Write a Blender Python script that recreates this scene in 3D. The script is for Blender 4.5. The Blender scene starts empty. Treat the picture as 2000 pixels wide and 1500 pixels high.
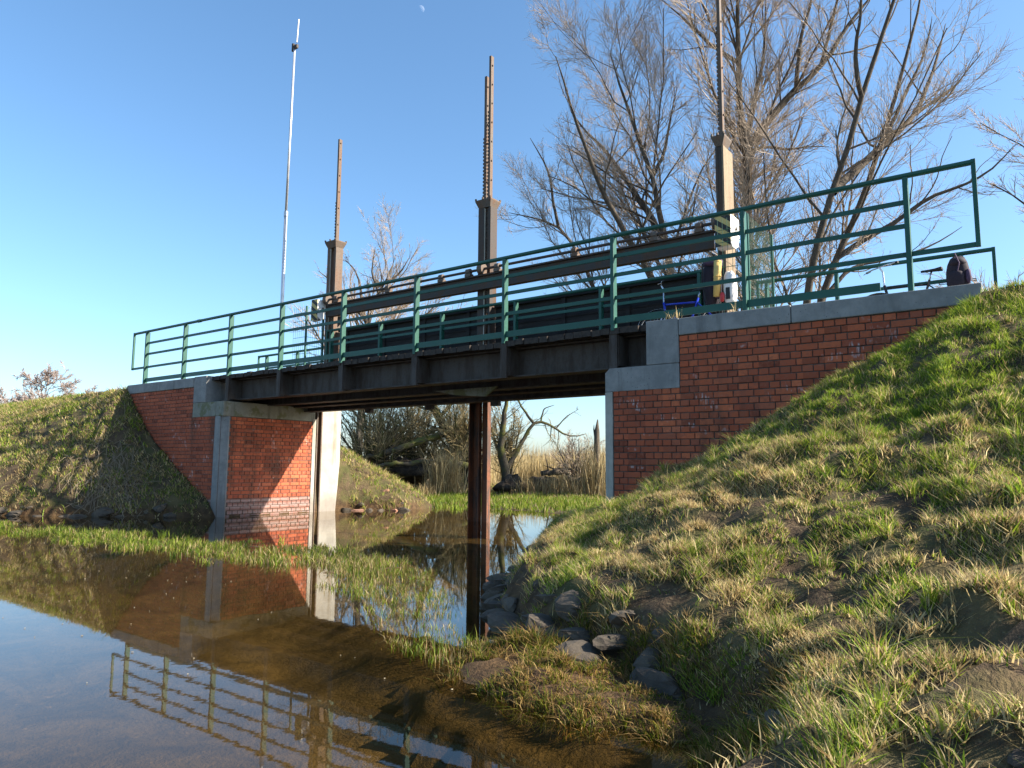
import bpy, math, random
import numpy as np
from mathutils import Vector, Matrix
random.seed(7)
RNG = np.random.default_rng(11)
SC = bpy.context.scene
COL = SC.collection

# ------------------------------------------------------------------ camera, sky, sun
CAM = np.array([17.748, -8.750, 1.126])
YAW, PITCH, ROLL = -0.63533, 0.11298, 0.0074
_f = np.array([math.sin(YAW)*math.cos(PITCH), math.cos(YAW)*math.cos(PITCH), math.sin(PITCH)])
_r = np.cross(_f, [0, 0, 1]); _r /= np.linalg.norm(_r); _u = np.cross(_r, _f)
RIGHT = math.cos(ROLL)*_r + math.sin(ROLL)*_u
UP = -math.sin(ROLL)*_r + math.cos(ROLL)*_u
FWD = _f
cd = bpy.data.cameras.new('camera'); cam = bpy.data.objects.new('camera', cd); COL.objects.link(cam)
cam.matrix_world = Matrix([[RIGHT[i], UP[i], -FWD[i], CAM[i]] for i in range(3)] + [[0, 0, 0, 1]])
cd.sensor_width = 36.0; cd.lens = 25.24; cd.clip_start = 0.05; cd.clip_end = 8000
SC.camera = cam

SUN_AZ, SUN_EL = math.radians(66), math.radians(32)     # azimuth from +Y towards +X
w = bpy.data.worlds.new('World'); SC.world = w; w.use_nodes = True
nt = w.node_tree; nt.nodes.clear()
sky = nt.nodes.new('ShaderNodeTexSky'); sky.sky_type = 'NISHITA'; sky.sun_disc = False
sky.sun_elevation = SUN_EL; sky.sun_rotation = SUN_AZ; sky.air_density = 1.0; sky.dust_density = 1.0; sky.ozone_density = 5.0
bg = nt.nodes.new('ShaderNodeBackground'); bg.inputs[1].default_value = 0.098
wo = nt.nodes.new('ShaderNodeOutputWorld')
hs = nt.nodes.new('ShaderNodeHueSaturation'); hs.inputs['Hue'].default_value = 0.493; hs.inputs['Saturation'].default_value = 1.03
nt.links.new(sky.outputs[0], hs.inputs['Color']); nt.links.new(hs.outputs[0], bg.inputs[0]); nt.links.new(bg.outputs[0], wo.inputs[0])
sd = bpy.data.lights.new('sun', 'SUN'); sd.energy = 5.0; sd.angle = math.radians(0.53); sd.color = (1.0, 0.91, 0.78)
sun = bpy.data.objects.new('sun', sd); COL.objects.link(sun)
SUNV = Vector((math.sin(SUN_AZ)*math.cos(SUN_EL), math.cos(SUN_AZ)*math.cos(SUN_EL), math.sin(SUN_EL)))
sun.rotation_euler = SUNV.to_track_quat('Z', 'Y').to_euler(); sun.location = (40, 20, 30)
vs = SC.view_settings; vs.view_transform = 'Standard'; vs.look = 'None'; vs.exposure = 1.5; vs.gamma = 1.0
try: vs.use_curve_mapping = False
except Exception: pass
SC.cycles.use_denoising = True
SC.cycles.max_bounces = 8; SC.cycles.transparent_max_bounces = 8
SC.cycles.caustics_reflective = True; SC.cycles.blur_glossy = 0.3
SC.cycles.sample_clamp_indirect = 6.0

# ------------------------------------------------------------------ helpers
def srgb(r, g, b):
    c = lambda v: v/12.92 if v <= 0.04045 else ((v+0.055)/1.055)**2.4
    return (c(r/255), c(g/255), c(b/255))

def tag(o, label=None, cat=None, group=None, kind=None):
    if label: o['label'] = label
    if cat: o['category'] = cat
    if group: o['group'] = group
    if kind: o['kind'] = kind
    return o

def empty(name, loc=(0, 0, 0), label=None, cat=None, group=None):
    o = bpy.data.objects.new(name, None); COL.objects.link(o); o.location = loc; o.empty_display_size = 0.2
    return tag(o, label, cat, group)

def link(name, me, mat=None, parent=None, smooth=False):
    o = bpy.data.objects.new(name, me); COL.objects.link(o)
    if mat is not None and len(me.materials) == 0: me.materials.append(mat)
    if parent is not None:
        o.parent = parent
        loc = parent.matrix_basis.to_translation()
        pp = parent.parent
        while pp is not None:
            loc = loc + pp.matrix_basis.to_translation(); pp = pp.parent
        o.location = -loc        # parents are unrotated empties / meshes: children keep world coordinates
    if smooth:
        me.polygons.foreach_set('use_smooth', [True]*len(me.polygons))
    return o

class MB:
    def __init__(s): s.v = []; s.f = []
    def add(s, vs_, fs):
        n = len(s.v); s.v += [tuple(p) for p in vs_]; s.f += [tuple(i+n for i in f) for f in fs]; return s
    def box(s, x0, x1, y0, y1, z0, z1):
        return s.add([(x0,y0,z0),(x1,y0,z0),(x1,y1,z0),(x0,y1,z0),(x0,y0,z1),(x1,y0,z1),(x1,y1,z1),(x0,y1,z1)],
                     [(0,3,2,1),(4,5,6,7),(0,1,5,4),(1,2,6,5),(2,3,7,6),(3,0,4,7)])
    def prism(s, poly, axis, a0, a1):
        """polygon (2-D) pushed along axis; counter-clockwise seen from the positive end"""
        def P(p, a):
            return {'x': (a, p[0], p[1]), 'y': (p[0], a, p[1]), 'z': (p[0], p[1], a)}[axis]
        n = len(poly); vs_ = [P(p, a0) for p in poly] + [P(p, a1) for p in poly]
        fs = [tuple(range(n-1, -1, -1)), tuple(range(n, 2*n))] + [(i, (i+1) % n, n+(i+1) % n, n+i) for i in range(n)]
        return s.add(vs_, fs)
    def tube(s, pts, rad, sides=8, cap=True):
        pts = [Vector(p) for p in pts]
        if not hasattr(rad, '__len__'): rad = [rad]*len(pts)
        rings = []
        ref = None
        for i, p in enumerate(pts):
            t = (pts[min(i+1, len(pts)-1)] - pts[max(i-1, 0)]).normalized()
            if ref is None:
                ref = Vector((0, 0, 1)) if abs(t.z) < 0.9 else Vector((1, 0, 0))
            nrm = (ref - t*ref.dot(t)).normalized(); ref = nrm; b = t.cross(nrm)
            rings.append([p + (nrm*math.cos(2*math.pi*k/sides) + b*math.sin(2*math.pi*k/sides))*rad[i] for k in range(sides)])
        vs_ = [q for r in rings for q in r]; fs = []
        for i in range(len(pts)-1):
            for k in range(sides):
                k2 = (k+1) % sides
                fs.append((i*sides+k, i*sides+k2, (i+1)*sides+k2, (i+1)*sides+k))
        if cap:
            fs.append(tuple(range(sides-1, -1, -1))); fs.append(tuple((len(pts)-1)*sides+k for k in range(sides)))
        return s.add(vs_, fs)
    def bar(s, a, b, wdt, hgt, up=(0, 0, 1)):
        a = Vector(a); b = Vector(b); d = (b-a).normalized(); u = Vector(up); sx = d.cross(u)
        if sx.length < 1e-4: sx = d.cross(Vector((0, 1, 0)))
        sx.normalize(); u = sx.cross(d).normalized()
        q = [a+sx*i*wdt/2+u*j*hgt/2 for i, j in ((-1,-1),(1,-1),(1,1),(-1,1))] + [b+sx*i*wdt/2+u*j*hgt/2 for i, j in ((-1,-1),(1,-1),(1,1),(-1,1))]
        return s.add(q, [(3,2,1,0),(4,5,6,7),(0,1,5,4),(1,2,6,5),(2,3,7,6),(3,0,4,7)])
    def torus(s, c, n, R, r, seg=28, sides=6, a0=0.0, a1=2*math.pi):
        n = Vector(n).normalized(); e1 = n.orthogonal().normalized(); e2 = n.cross(e1)
        full = abs(a1-a0-2*math.pi) < 1e-6
        pts = [Vector(c)+(e1*math.cos(a0+(a1-a0)*i/seg)+e2*math.sin(a0+(a1-a0)*i/seg))*R for i in range(seg+1)]
        return s.tube(pts, r, sides, cap=not full)
    def mesh(s, name):
        me = bpy.data.meshes.new(name); me.from_pydata(s.v, [], s.f); me.update(); return me
    def obj(s, name, mat, parent=None, smooth=False, bevel=0):
        o = link(name, s.mesh(name), mat, parent, smooth)
        if bevel:
            m = o.modifiers.new('bevel', 'BEVEL'); m.width = bevel; m.segments = 2; m.limit_method = 'ANGLE'; m.angle_limit = math.radians(40)
        return o

def fastmesh(name, verts, loops, totals, cols=None, smooth=False):
    me = bpy.data.meshes.new(name)
    verts = np.ascontiguousarray(verts, dtype=np.float32); loops = np.ascontiguousarray(loops, dtype=np.int32)
    totals = np.ascontiguousarray(totals, dtype=np.int32)
    me.vertices.add(len(verts)); me.vertices.foreach_set('co', verts.ravel())
    me.loops.add(len(loops)); me.loops.foreach_set('vertex_index', loops)
    starts = np.concatenate([[0], np.cumsum(totals)[:-1]]).astype(np.int32)
    me.polygons.add(len(totals)); me.polygons.foreach_set('loop_start', starts); me.polygons.foreach_set('loop_total', totals)
    if smooth: me.polygons.foreach_set('use_smooth', np.ones(len(totals), dtype=bool))
    if cols is not None:
        a = me.attributes.new('col', 'FLOAT_COLOR', 'POINT')
        c4 = np.ones((len(verts), 4), dtype=np.float32); c4[:, :3] = cols
        a.data.foreach_set('color', c4.ravel())
    me.update(calc_edges=True); me.validate()
    return me

def vnoise(x, y, seed=0):
    xi = np.floor(x).astype(np.int64); yi = np.floor(y).astype(np.int64); fx = x-xi; fy = y-yi
    fx = fx*fx*(3-2*fx); fy = fy*fy*(3-2*fy)
    def h(a, b):
        n = (a*374761393 + b*668265263 + seed*974711) & 0x7fffffff
        n = ((n ^ (n >> 13))*1274126177) & 0x7fffffff
        return ((n ^ (n >> 16)) & 0xffff)/65535.0
    return (h(xi, yi)*(1-fx)+h(xi+1, yi)*fx)*(1-fy) + (h(xi, yi+1)*(1-fx)+h(xi+1, yi+1)*fx)*fy
def fbm(x, y, oct_=4, seed=0):
    s = np.zeros_like(np.asarray(x, dtype=float)); a = 0.5
    for i in range(oct_):
        s = s + a*vnoise(np.asarray(x)*2**i+17.3*i, np.asarray(y)*2**i-9.1*i, seed+i); a *= 0.5
    return s/(1-0.5**oct_)
def sstep(a, b, x):
    t = np.clip((x-a)/(b-a), 0, 1); return t*t*(3-2*t)

# ------------------------------------------------------------------ materials
def newmat(name):
    m = bpy.data.materials.new(name); m.use_nodes = True; m.node_tree.nodes.clear()
    return m, m.node_tree.nodes, m.node_tree.links
def ramp(N, stops):
    r = N.new('ShaderNodeValToRGB'); cr = r.color_ramp
    while len(cr.elements) < len(stops): cr.elements.new(0.5)
    for e, (p, c) in zip(cr.elements, stops): e.position = p; e.color = (*c, 1) if len(c) == 3 else c
    return r
def mixc(N, L, fac, a, b, mode='MIX'):
    n = N.new('ShaderNodeMix'); n.data_type = 'RGBA'; n.blend_type = mode; n.clamp_factor = True
    for s, val in ((0, fac), (6, a), (7, b)):
        if isinstance(val, (int, float)): n.inputs[s].default_value = val
        elif isinstance(val, tuple): n.inputs[s].default_value = (*val, 1)
        else: L.new(val, n.inputs[s])
    return n.outputs[2]
def noise(N, L, vec, scale, detail=4, rough=0.6, stretch=None, dist=0.0):
    if stretch:
        mp = N.new('ShaderNodeMapping'); mp.inputs['Scale'].default_value = stretch; L.new(vec, mp.inputs[0]); vec = mp.outputs[0]
    n = N.new('ShaderNodeTexNoise'); n.inputs['Scale'].default_value = scale; n.inputs['Detail'].default_value = detail
    n.inputs['Roughness'].default_value = rough; n.inputs['Distortion'].default_value = dist
    L.new(vec, n.inputs['Vector']); return n.outputs['Fac']
def thr(N, L, v, lo, hi):
    m = N.new('ShaderNodeMapRange'); m.inputs[1].default_value = lo; m.inputs[2].default_value = hi; m.clamp = True
    m.interpolation_type = 'SMOOTHSTEP'
    L.new(v, m.inputs[0]); return m.outputs[0]
def math_(N, L, op, a, b=0.0):
    m = N.new('ShaderNodeMath'); m.operation = op
    for i, v in enumerate((a, b)):
        if isinstance(v, (int, float)): m.inputs[i].default_value = v
        else: L.new(v, m.inputs[i])
    return m.outputs[0]
def finish(N, L, colour, rough=0.8, bumpv=None, bstr=0.3, bdist=0.01, metallic=0.0, spec=0.4):
    p = N.new('ShaderNodeBsdfPrincipled'); o = N.new('ShaderNodeOutputMaterial')
    if isinstance(colour, tuple): p.inputs['Base Color'].default_value = (*colour, 1)
    else: L.new(colour, p.inputs['Base Color'])
    if isinstance(rough, (int, float)): p.inputs['Roughness'].default_value = rough
    else: L.new(rough, p.inputs['Roughness'])
    p.inputs['Metallic'].default_value = metallic; p.inputs['Specular IOR Level'].default_value = spec
    if bumpv is not None:
        b = N.new('ShaderNodeBump'); b.inputs['Strength'].default_value = bstr; b.inputs['Distance'].default_value = bdist
        L.new(bumpv, b.inputs['Height']); L.new(b.outputs[0], p.inputs['Normal'])
    L.new(p.outputs[0], o.inputs[0]); return p
def pos(N): return N.new('ShaderNodeNewGeometry').outputs['Position']

def simple(name, c1, c2, scale=6, rough=0.8, bump=0.3, lo=0.35, hi=0.65, stretch=None, c3=None, s3=1.5, lo3=0.55, hi3=0.7, metallic=0.0, bdist=0.01, spec=0.4):
    m, N, L = newmat(name); v = pos(N)
    n1 = noise(N, L, v, scale, 6, 0.65, stretch); col = mixc(N, L, thr(N, L, n1, lo, hi), c1, c2)
    if c3: col = mixc(N, L, thr(N, L, noise(N, L, v, s3, 5, 0.65, stretch), lo3, hi3), col, c3)
    finish(N, L, col, rough, noise(N, L, v, scale*4, 5, 0.7), bump, bdist, metallic, spec); return m

MAT = {}
COURSE = 0.0833          # brick course height
def mat_brick():
    m, N, L = newmat('brick'); v = pos(N)
    oi = N.new('ShaderNodeObjectInfo').outputs['Random']
    base = ramp(N, [(0.0, (0.26, 0.056, 0.024)), (0.35, (0.36, 0.080, 0.031)), (0.7, (0.41, 0.102, 0.040)), (1.0, (0.32, 0.086, 0.042))]); L.new(oi, base.inputs[0])
    # firing differences from brick to brick (cells of one header by one course)
    sp = N.new('ShaderNodeSeparateXYZ'); L.new(v, sp.inputs[0]); cb = N.new('ShaderNodeCombineXYZ')
    hz = math_(N, L, 'ADD', sp.outputs[0], sp.outputs[1])
    L.new(math_(N, L, 'FLOOR', math_(N, L, 'DIVIDE', math_(N, L, 'ADD', hz, 0.0625), 0.25)), cb.inputs[0]); L.new(math_(N, L, 'FLOOR', math_(N, L, 'DIVIDE', math_(N, L, 'SUBTRACT', 2.806, sp.outputs[2]), COURSE)), cb.inputs[1])
    wn = N.new('ShaderNodeTexWhiteNoise'); wn.noise_dimensions = '2D'; L.new(cb.outputs[0], wn.inputs['Vector'])
    cell = ramp(N, [(0.0, (0.55, 0.52, 0.5)), (0.2, (0.95, 0.92, 0.9)), (0.7, (1.15, 1.12, 1.05)), (1.0, (1.4, 1.45, 1.4))]); L.new(wn.outputs['Value'], cell.inputs[0])
    firing = mixc(N, L, 1.0, base.outputs[0], cell.outputs[0], 'MULTIPLY')
    col = mixc(N, L, thr(N, L, noise(N, L, v, 26, 4), 0.4, 0.75), firing, (0.28, 0.08, 0.040))
    # grime streaks running down the wall, soot and algae
    streak = noise(N, L, v, 2.4, 5, 0.6, (1.0, 1.0, 0.22))
    col = mixc(N, L, math_(N, L, 'MULTIPLY', thr(N, L, streak, 0.50, 0.72), 0.72), col, (0.06, 0.035, 0.022))
    # lime bloom: short white runs below the joints
    lime = math_(N, L, 'MULTIPLY', thr(N, L, noise(N, L, v, 3.1, 3, 0.55, (1.0, 1.0, 1.5)), 0.60, 0.69), thr(N, L, noise(N, L, v, 20, 3, 0.6, (1.6, 1.6, 0.42)), 0.49, 0.62))
    col = mixc(N, L, math_(N, L, 'MULTIPLY', lime, 0.5), col, (0.55, 0.52, 0.50))
    # tide marks just above the water
    sx = N.new('ShaderNodeSeparateXYZ'); L.new(v, sx.inputs[0]); z = sx.outputs[2]
    wob = math_(N, L, 'ADD', z, math_(N, L, 'MULTIPLY', noise(N, L, v, 7, 3), 0.05))
    tide = ramp(N, [(0.0, (0.10, 0.09, 0.08)), (0.10, (0.24, 0.21, 0.19)), (0.17, (0.16, 0.10, 0.08)), (0.235, (0.30, 0.27, 0.25)), (0.30, (0.14, 0.085, 0.07)), (0.36, (0.27, 0.24, 0.22)), (0.40, (0.12, 0.07, 0.055))])
    L.new(wob, tide.inputs[0])
    tm = math_(N, L, 'MULTIPLY', math_(N, L, 'SUBTRACT', 1.0, thr(N, L, wob, 0.37, 0.43)), thr(N, L, noise(N, L, v, 14, 4), 0.2, 0.5))
    col = mixc(N, L, math_(N, L, 'MULTIPLY', tm, 0.72), col, tide.outputs[0])
    finish(N, L, col, 0.86, noise(N, L, v, 60, 4, 0.7), 0.45, 0.004); return m
def mat_mortar():
    m, N, L = newmat('mortar'); v = pos(N)
    col = mixc(N, L, thr(N, L, noise(N, L, v, 9, 4), 0.35, 0.7), (0.12, 0.085, 0.07), (0.05, 0.038, 0.03))
    finish(N, L, col, 0.95, noise(N, L, v, 90, 4), 0.6, 0.004); return m
def mat_concrete(name, a, b, stain, moss=0.0, pits=True):
    m, N, L = newmat(name); v = pos(N)
    col = mixc(N, L, thr(N, L, noise(N, L, v, 3.5, 6, 0.7), 0.3, 0.7), a, b)
    col = mixc(N, L, math_(N, L, 'MULTIPLY', thr(N, L, noise(N, L, v, 3.0, 5, 0.6, (1.6, 1.6, 0.18)), 0.52, 0.74), 0.75), col, stain)
    if pits:
        vo = N.new('ShaderNodeTexVoronoi'); vo.inputs['Scale'].default_value = 26; L.new(v, vo.inputs['Vector'])
        pt = math_(N, L, 'MULTIPLY', math_(N, L, 'SUBTRACT', 1.0, thr(N, L, vo.outputs['Distance'], 0.10, 0.2)), thr(N, L, noise(N, L, v, 5, 3), 0.45, 0.65))
        col = mixc(N, L, math_(N, L, 'MULTIPLY', pt, 0.8), col, (0.03, 0.028, 0.026))
    if moss: col = mixc(N, L, math_(N, L, 'MULTIPLY', thr(N, L, noise(N, L, v, 4, 5), 0.5, 0.62), moss), col, (0.10, 0.10, 0.03))
    sx = N.new('ShaderNodeSeparateXYZ'); L.new(v, sx.inputs[0])
    wet = math_(N, L, 'SUBTRACT', 1.0, thr(N, L, math_(N, L, 'ADD', sx.outputs[2], math_(N, L, 'MULTIPLY', noise(N, L, v, 3, 3), 0.3)), 0.35, 0.75))
    col = mixc(N, L, math_(N, L, 'MULTIPLY', wet, 0.6), col, (0.13, 0.105, 0.09))
    finish(N, L, col, 0.9, noise(N, L, v, 45, 5, 0.7), 0.35, 0.006); return m
def mat_steel_rust(name, dark, rust, lo=0.42, hi=0.62, rough=0.75, stretch=(1.3, 1.3, 0.3)):
    m, N, L = newmat(name); v = pos(N)
    col = mixc(N, L, thr(N, L, noise(N, L, v, 4.5, 6, 0.7, stretch), lo, hi), dark, rust)
    col = mixc(N, L, math_(N, L, 'MULTIPLY', thr(N, L, noise(N, L, v, 30, 4), 0.5, 0.7), 0.6), col, (0.05, 0.028, 0.018))
    finish(N, L, col, rough, noise(N, L, v, 50, 5), 0.4, 0.004, 0.1); return m
def mat_paint(name, a, b, wear):
    m, N, L = newmat(name); v = pos(N)
    col = mixc(N, L, thr(N, L, noise(N, L, v, 3, 4), 0.3, 0.7), a, b)
    col = mixc(N, L, thr(N, L, noise(N, L, v, 22, 5, 0.7), 0.68, 0.74), col, wear)
    rg = math_(N, L, 'ADD', 0.36, math_(N, L, 'MULTIPLY', noise(N, L, v, 12, 4), 0.3))
    finish(N, L, col, rg, noise(N, L, v, 35, 4), 0.12, 0.003); return m
def mat_leaf(name, trans=0.35, rough=0.6):
    m, N, L = newmat(name)
    at = N.new('ShaderNodeAttribute'); at.attribute_name = 'col'
    p = N.new('ShaderNodeBsdfPrincipled'); L.new(at.outputs['Color'], p.inputs['Base Color']); p.inputs['Roughness'].default_value = rough
    p.inputs['Specular IOR Level'].default_value = 0.3
    t = N.new('ShaderNodeBsdfTranslucent'); L.new(at.outputs['Color'], t.inputs[0])
    mx = N.new('ShaderNodeMixShader'); mx.inputs[0].default_value = trans
    L.new(p.outputs[0], mx.inputs[1]); L.new(t.outputs[0], mx.inputs[2])
    o = N.new('ShaderNodeOutputMaterial'); L.new(mx.outputs[0], o.inputs[0]); return m
def mat_ground():
    m, N, L = newmat('soil'); v = pos(N)
    soil = mixc(N, L, thr(N, L, noise(N, L, v, 4, 6, 0.7), 0.35, 0.65), (0.04, 0.027, 0.016), (0.085, 0.058, 0.034))
    soil = mixc(N, L, thr(N, L, noise(N, L, v, 40, 4), 0.55, 0.72), soil, (0.20, 0.15, 0.08))
    grass = mixc(N, L, thr(N, L, noise(N, L, v, 1.6, 5, 0.6), 0.4, 0.6), (0.06, 0.072, 0.018), (0.14, 0.11, 0.045))
    f = thr(N, L, noise(N, L, v, 2.3, 5, 0.65), 0.42, 0.58)
    col = mixc(N, L, math_(N, L, 'MULTIPLY', f, 0.6), soil, grass)
    sx = N.new('ShaderNodeSeparateXYZ'); L.new(v, sx.inputs[0])
    # far marsh: straw coloured
    far = thr(N, L, sx.outputs[1], 14, 26)
    straw = mixc(N, L, thr(N, L, noise(N, L, v, 0.35, 5), 0.35, 0.65), (0.30, 0.22, 0.11), (0.20, 0.145, 0.075))
    col = mixc(N, L, far, col, straw)
    # silt under the water
    silt = mixc(N, L, thr(N, L, noise(N, L, v, 1.9, 6, 0.7, (1.0, 1.3, 1.0), 0.8), 0.34, 0.66), (0.15, 0.105, 0.05), (0.075, 0.053, 0.026))
    silt = mixc(N, L, thr(N, L, noise(N, L, v, 11, 4, 0.7), 0.62, 0.78), silt, (0.25, 0.17, 0.08))
    mud = mixc(N, L, thr(N, L, noise(N, L, v, 9, 5), 0.35, 0.65), (0.10, 0.06, 0.028), (0.05, 0.03, 0.016))
    col = mixc(N, L, math_(N, L, 'MULTIPLY', math_(N, L, 'SUBTRACT', 1.0, thr(N, L, sx.outputs[2], 0.10, 0.30)), math_(N, L, 'SUBTRACT', 1.0, thr(N, L, sx.outputs[1], 4.5, 6))), col, mud)
    uw = math_(N, L, 'SUBTRACT', 1.0, thr(N, L, sx.outputs[2], -0.05, 0.03))
    col = mixc(N, L, uw, col, silt)
    h = math_(N, L, 'ADD', noise(N, L, v, 14, 6, 0.7), math_(N, L, 'MULTIPLY', noise(N, L, v, 60, 4), 0.4))
    finish(N, L, col, 0.95, h, 0.8, 0.04, spec=0.2); return m
def mat_water():
    m, N, L = newmat('water'); v = pos(N)
    # thin film of still, tea-brown water: mirror by Fresnel, clear below
    n1 = noise(N, L, v, 5.0, 3, 0.5, (1.0, 0.6, 1.0)); n2 = noise(N, L, v, 17.0, 2, 0.5, (1.0, 0.7, 1.0))
    calm = thr(N, L, noise(N, L, v, 0.35, 2), 0.35, 0.65)
    h = math_(N, L, 'ADD', n1, math_(N, L, 'MULTIPLY', n2, 0.2))
    b = N.new('ShaderNodeBump'); b.inputs['Distance'].default_value = 0.006
    L.new(math_(N, L, 'ADD', 0.018, math_(N, L, 'MULTIPLY', calm, 0.05)), b.inputs['Strength']); L.new(h, b.inputs['Height'])
    lw = N.new('ShaderNodeLayerWeight'); lw.inputs[0].default_value = 0.5; L.new(b.outputs[0], lw.inputs['Normal'])
    fres = math_(N, L, 'ADD', 0.02, math_(N, L, 'MULTIPLY', math_(N, L, 'POWER', lw.outputs['Facing'], 5.0), 0.98))   # Schlick, same from above and below
    g = N.new('ShaderNodeBsdfGlossy'); g.inputs['Roughness'].default_value = 0.02; g.inputs['Color'].default_value = (0.96, 0.96, 0.96, 1); L.new(b.outputs[0], g.inputs['Normal'])
    t = N.new('ShaderNodeBsdfTransparent'); t.inputs[0].default_value = (0.69, 0.62, 0.44, 1)
    mx = N.new('ShaderNodeMixShader'); L.new(fres, mx.inputs[0]); L.new(t.outputs[0], mx.inputs[1]); L.new(g.outputs[0], mx.inputs[2])
    o = N.new('ShaderNodeOutputMaterial'); L.new(mx.outputs[0], o.inputs[0]); return m

MAT['brick'] = mat_brick(); MAT['mortar'] = mat_mortar()
MAT['conc'] = mat_concrete('grey_concrete', (0.27, 0.262, 0.245), (0.18, 0.177, 0.168), (0.09, 0.088, 0.082))
MAT['conc_pale'] = mat_concrete('pale_concrete', (0.40, 0.375, 0.32), (0.29, 0.27, 0.225), (0.17, 0.135, 0.085), pits=False)
MAT['conc_mossy'] = mat_concrete('mossy_concrete', (0.24, 0.23, 0.18), (0.17, 0.165, 0.13), (0.06, 0.06, 0.04), moss=0.7)
MAT['green'] = mat_paint('green_paint', (0.008, 0.066, 0.046), (0.011, 0.080, 0.055), (0.2, 0.25, 0.22))
MAT['girder'] = mat_steel_rust('girder_steel', (0.066, 0.055, 0.047), (0.040, 0.027, 0.019))
MAT['rust'] = mat_steel_rust('rusty_steel', (0.12, 0.095, 0.075), (0.135, 0.08, 0.05))
MAT['rust_dark'] = mat_steel_rust('dark_rusty_steel', (0.055, 0.046, 0.04), (0.075, 0.042, 0.025))
MAT['rust_red'] = mat_steel_rust('red_rust', (0.07, 0.045, 0.035), (0.20, 0.07, 0.03), 0.4, 0.6)
MAT['plate'] = mat_steel_rust('sunlit_weathered_plate', (0.23, 0.17, 0.105), (0.16, 0.10, 0.055), 0.45, 0.75)
MAT['plank'] = simple('dark_planks', (0.055, 0.042, 0.032), (0.03, 0.024, 0.02), 5, 0.9, 0.5, stretch=(3, .3, 3))
MAT['gate'] = simple('gate_boards', (0.03, 0.026, 0.024), (0.015, 0.013, 0.012), 5, 0.85, 0.4, stretch=(.3, 2, 3))
MAT['zinc'] = simple('galvanised', (0.62, 0.63, 0.65), (0.5, 0.51, 0.53), 6, 0.42, 0.1, metallic=0.55)
MAT['white'] = simple('white_sheet', (0.8, 0.79, 0.76), (0.68, 0.66, 0.62), 4, 0.5, 0.1)
MAT['stone'] = simple('field_stone', (0.085, 0.068, 0.048), (0.045, 0.036, 0.027), 5, 0.92, 0.6, c3=(0.10, 0.09, 0.045), bdist=0.02)
MAT['stone_red'] = simple('red_stone', (0.33, 0.17, 0.11), (0.21, 0.12, 0.085), 5, 0.92, 0.6, c3=(0.14, 0.10, 0.07), bdist=0.02)
MAT['bark'] = simple('bark', (0.115, 0.092, 0.068), (0.06, 0.048, 0.036), 5, 0.95, 0.8, stretch=(2, 2, .5), bdist=0.03)
MAT['twig'] = simple('twig_bark', (0.42, 0.33, 0.245), (0.33, 0.255, 0.185), 1.5, 0.8, 0.1)
MAT['bark_moss'] = simple('mossy_bark', (0.085, 0.07, 0.045), (0.05, 0.042, 0.03), 4, 0.95, 0.8, c3=(0.095, 0.095, 0.022), s3=2.5, lo3=0.45, hi3=0.6, bdist=0.03)
MAT['twig_olive'] = simple('olive_twigs', (0.40, 0.31, 0.15), (0.30, 0.23, 0.105), 1.5, 0.8, 0.1)
MAT['grass'] = mat_leaf('grass_blades', 0.5); MAT['straw'] = mat_leaf('dry_stalks', 0.25, 0.7)
MAT['ground'] = mat_ground(); MAT['water'] = mat_water()
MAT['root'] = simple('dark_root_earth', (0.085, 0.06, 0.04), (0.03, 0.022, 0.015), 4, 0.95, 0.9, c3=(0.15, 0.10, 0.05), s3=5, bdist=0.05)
def flat(name, c, rough=0.5, metallic=0.0):
    m, N, L = newmat(name); v = pos(N)
    d = tuple(x*0.72 for x in c)
    finish(N, L, mixc(N, L, thr(N, L, noise(N, L, v, 9, 4), 0.4, 0.75), c, d), rough, noise(N, L, v, 60, 3), 0.08, 0.002, metallic); return m
MAT['blue'] = flat('blue_enamel', (0.018, 0.045, 0.42), 0.25); MAT['black'] = flat('black_rubber', (0.013, 0.013, 0.014), 0.6)
MAT['cloth_dark'] = flat('dark_nylon', (0.022, 0.014, 0.022), 0.8); MAT['cloth_plum'] = flat('plum_nylon', (0.075, 0.045, 0.085), 0.8)
MAT['cloth_yellow'] = flat('yellow_mat', (0.62, 0.42, 0.13), 0.8); MAT['chrome'] = flat('bright_alloy', (0.6, 0.6, 0.62), 0.25, 0.9)
MAT['red'] = flat('red_plastic', (0.45, 0.03, 0.03), 0.4); MAT['clothwhite'] = flat('white_cloth', (0.7, 0.68, 0.66), 0.8)
MAT['wire'] = flat('wire_green', (0.02, 0.10, 0.06), 0.5)
MAT['hills'] = simple('wooded_ridge', (0.16, 0.12, 0.095), (0.105, 0.085, 0.07), 0.12, 1.0, 0.0)

# ------------------------------------------------------------------ terrain
SHORE_R = [(12.97, 3.3), (12.7, .8), (12.0, -.3), (12.7, -1.6), (13.6, -3.2), (14.2, -4.2), (15.1, -4.95), (15.9, -5.2), (16.7, -5.7), (16.85, -6.4), (16.5, -8), (15.5, -10), (14, -14), (10, -30), (0, -120)]
CREST_R = [(17.33, -.25), (19, -.6), (40, -.8), (400, -1)]
SHORE_L = [(3.79, -.13), (2.7, -1.0), (1.0, -2.2), (-.5, -3.25), (-3, -4.5), (-8, -5.4), (-40, -6), (-400, -6)]
CREST_L = [(-.46, -.13), (-10, .3), (-400, .5)]
SHORE_FL = [(3.79, 3.1), (4.5, 3.7), (5.0, 4.2), (4.6, 5.6), (2, 7.6), (-8, 9), (-400, 9)]
CREST_FL = [(-.46, 3.7), (-400, 3.7)]
SHORE_FR = [(12.97, 3.1), (12.2, 3.9), (11.8, 4.6), (12.6, 6.4), (17, 9), (30, 9.5), (400, 9.5)]
CREST_FR = [(17.33, 3.8), (400, 3.8)]
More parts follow.
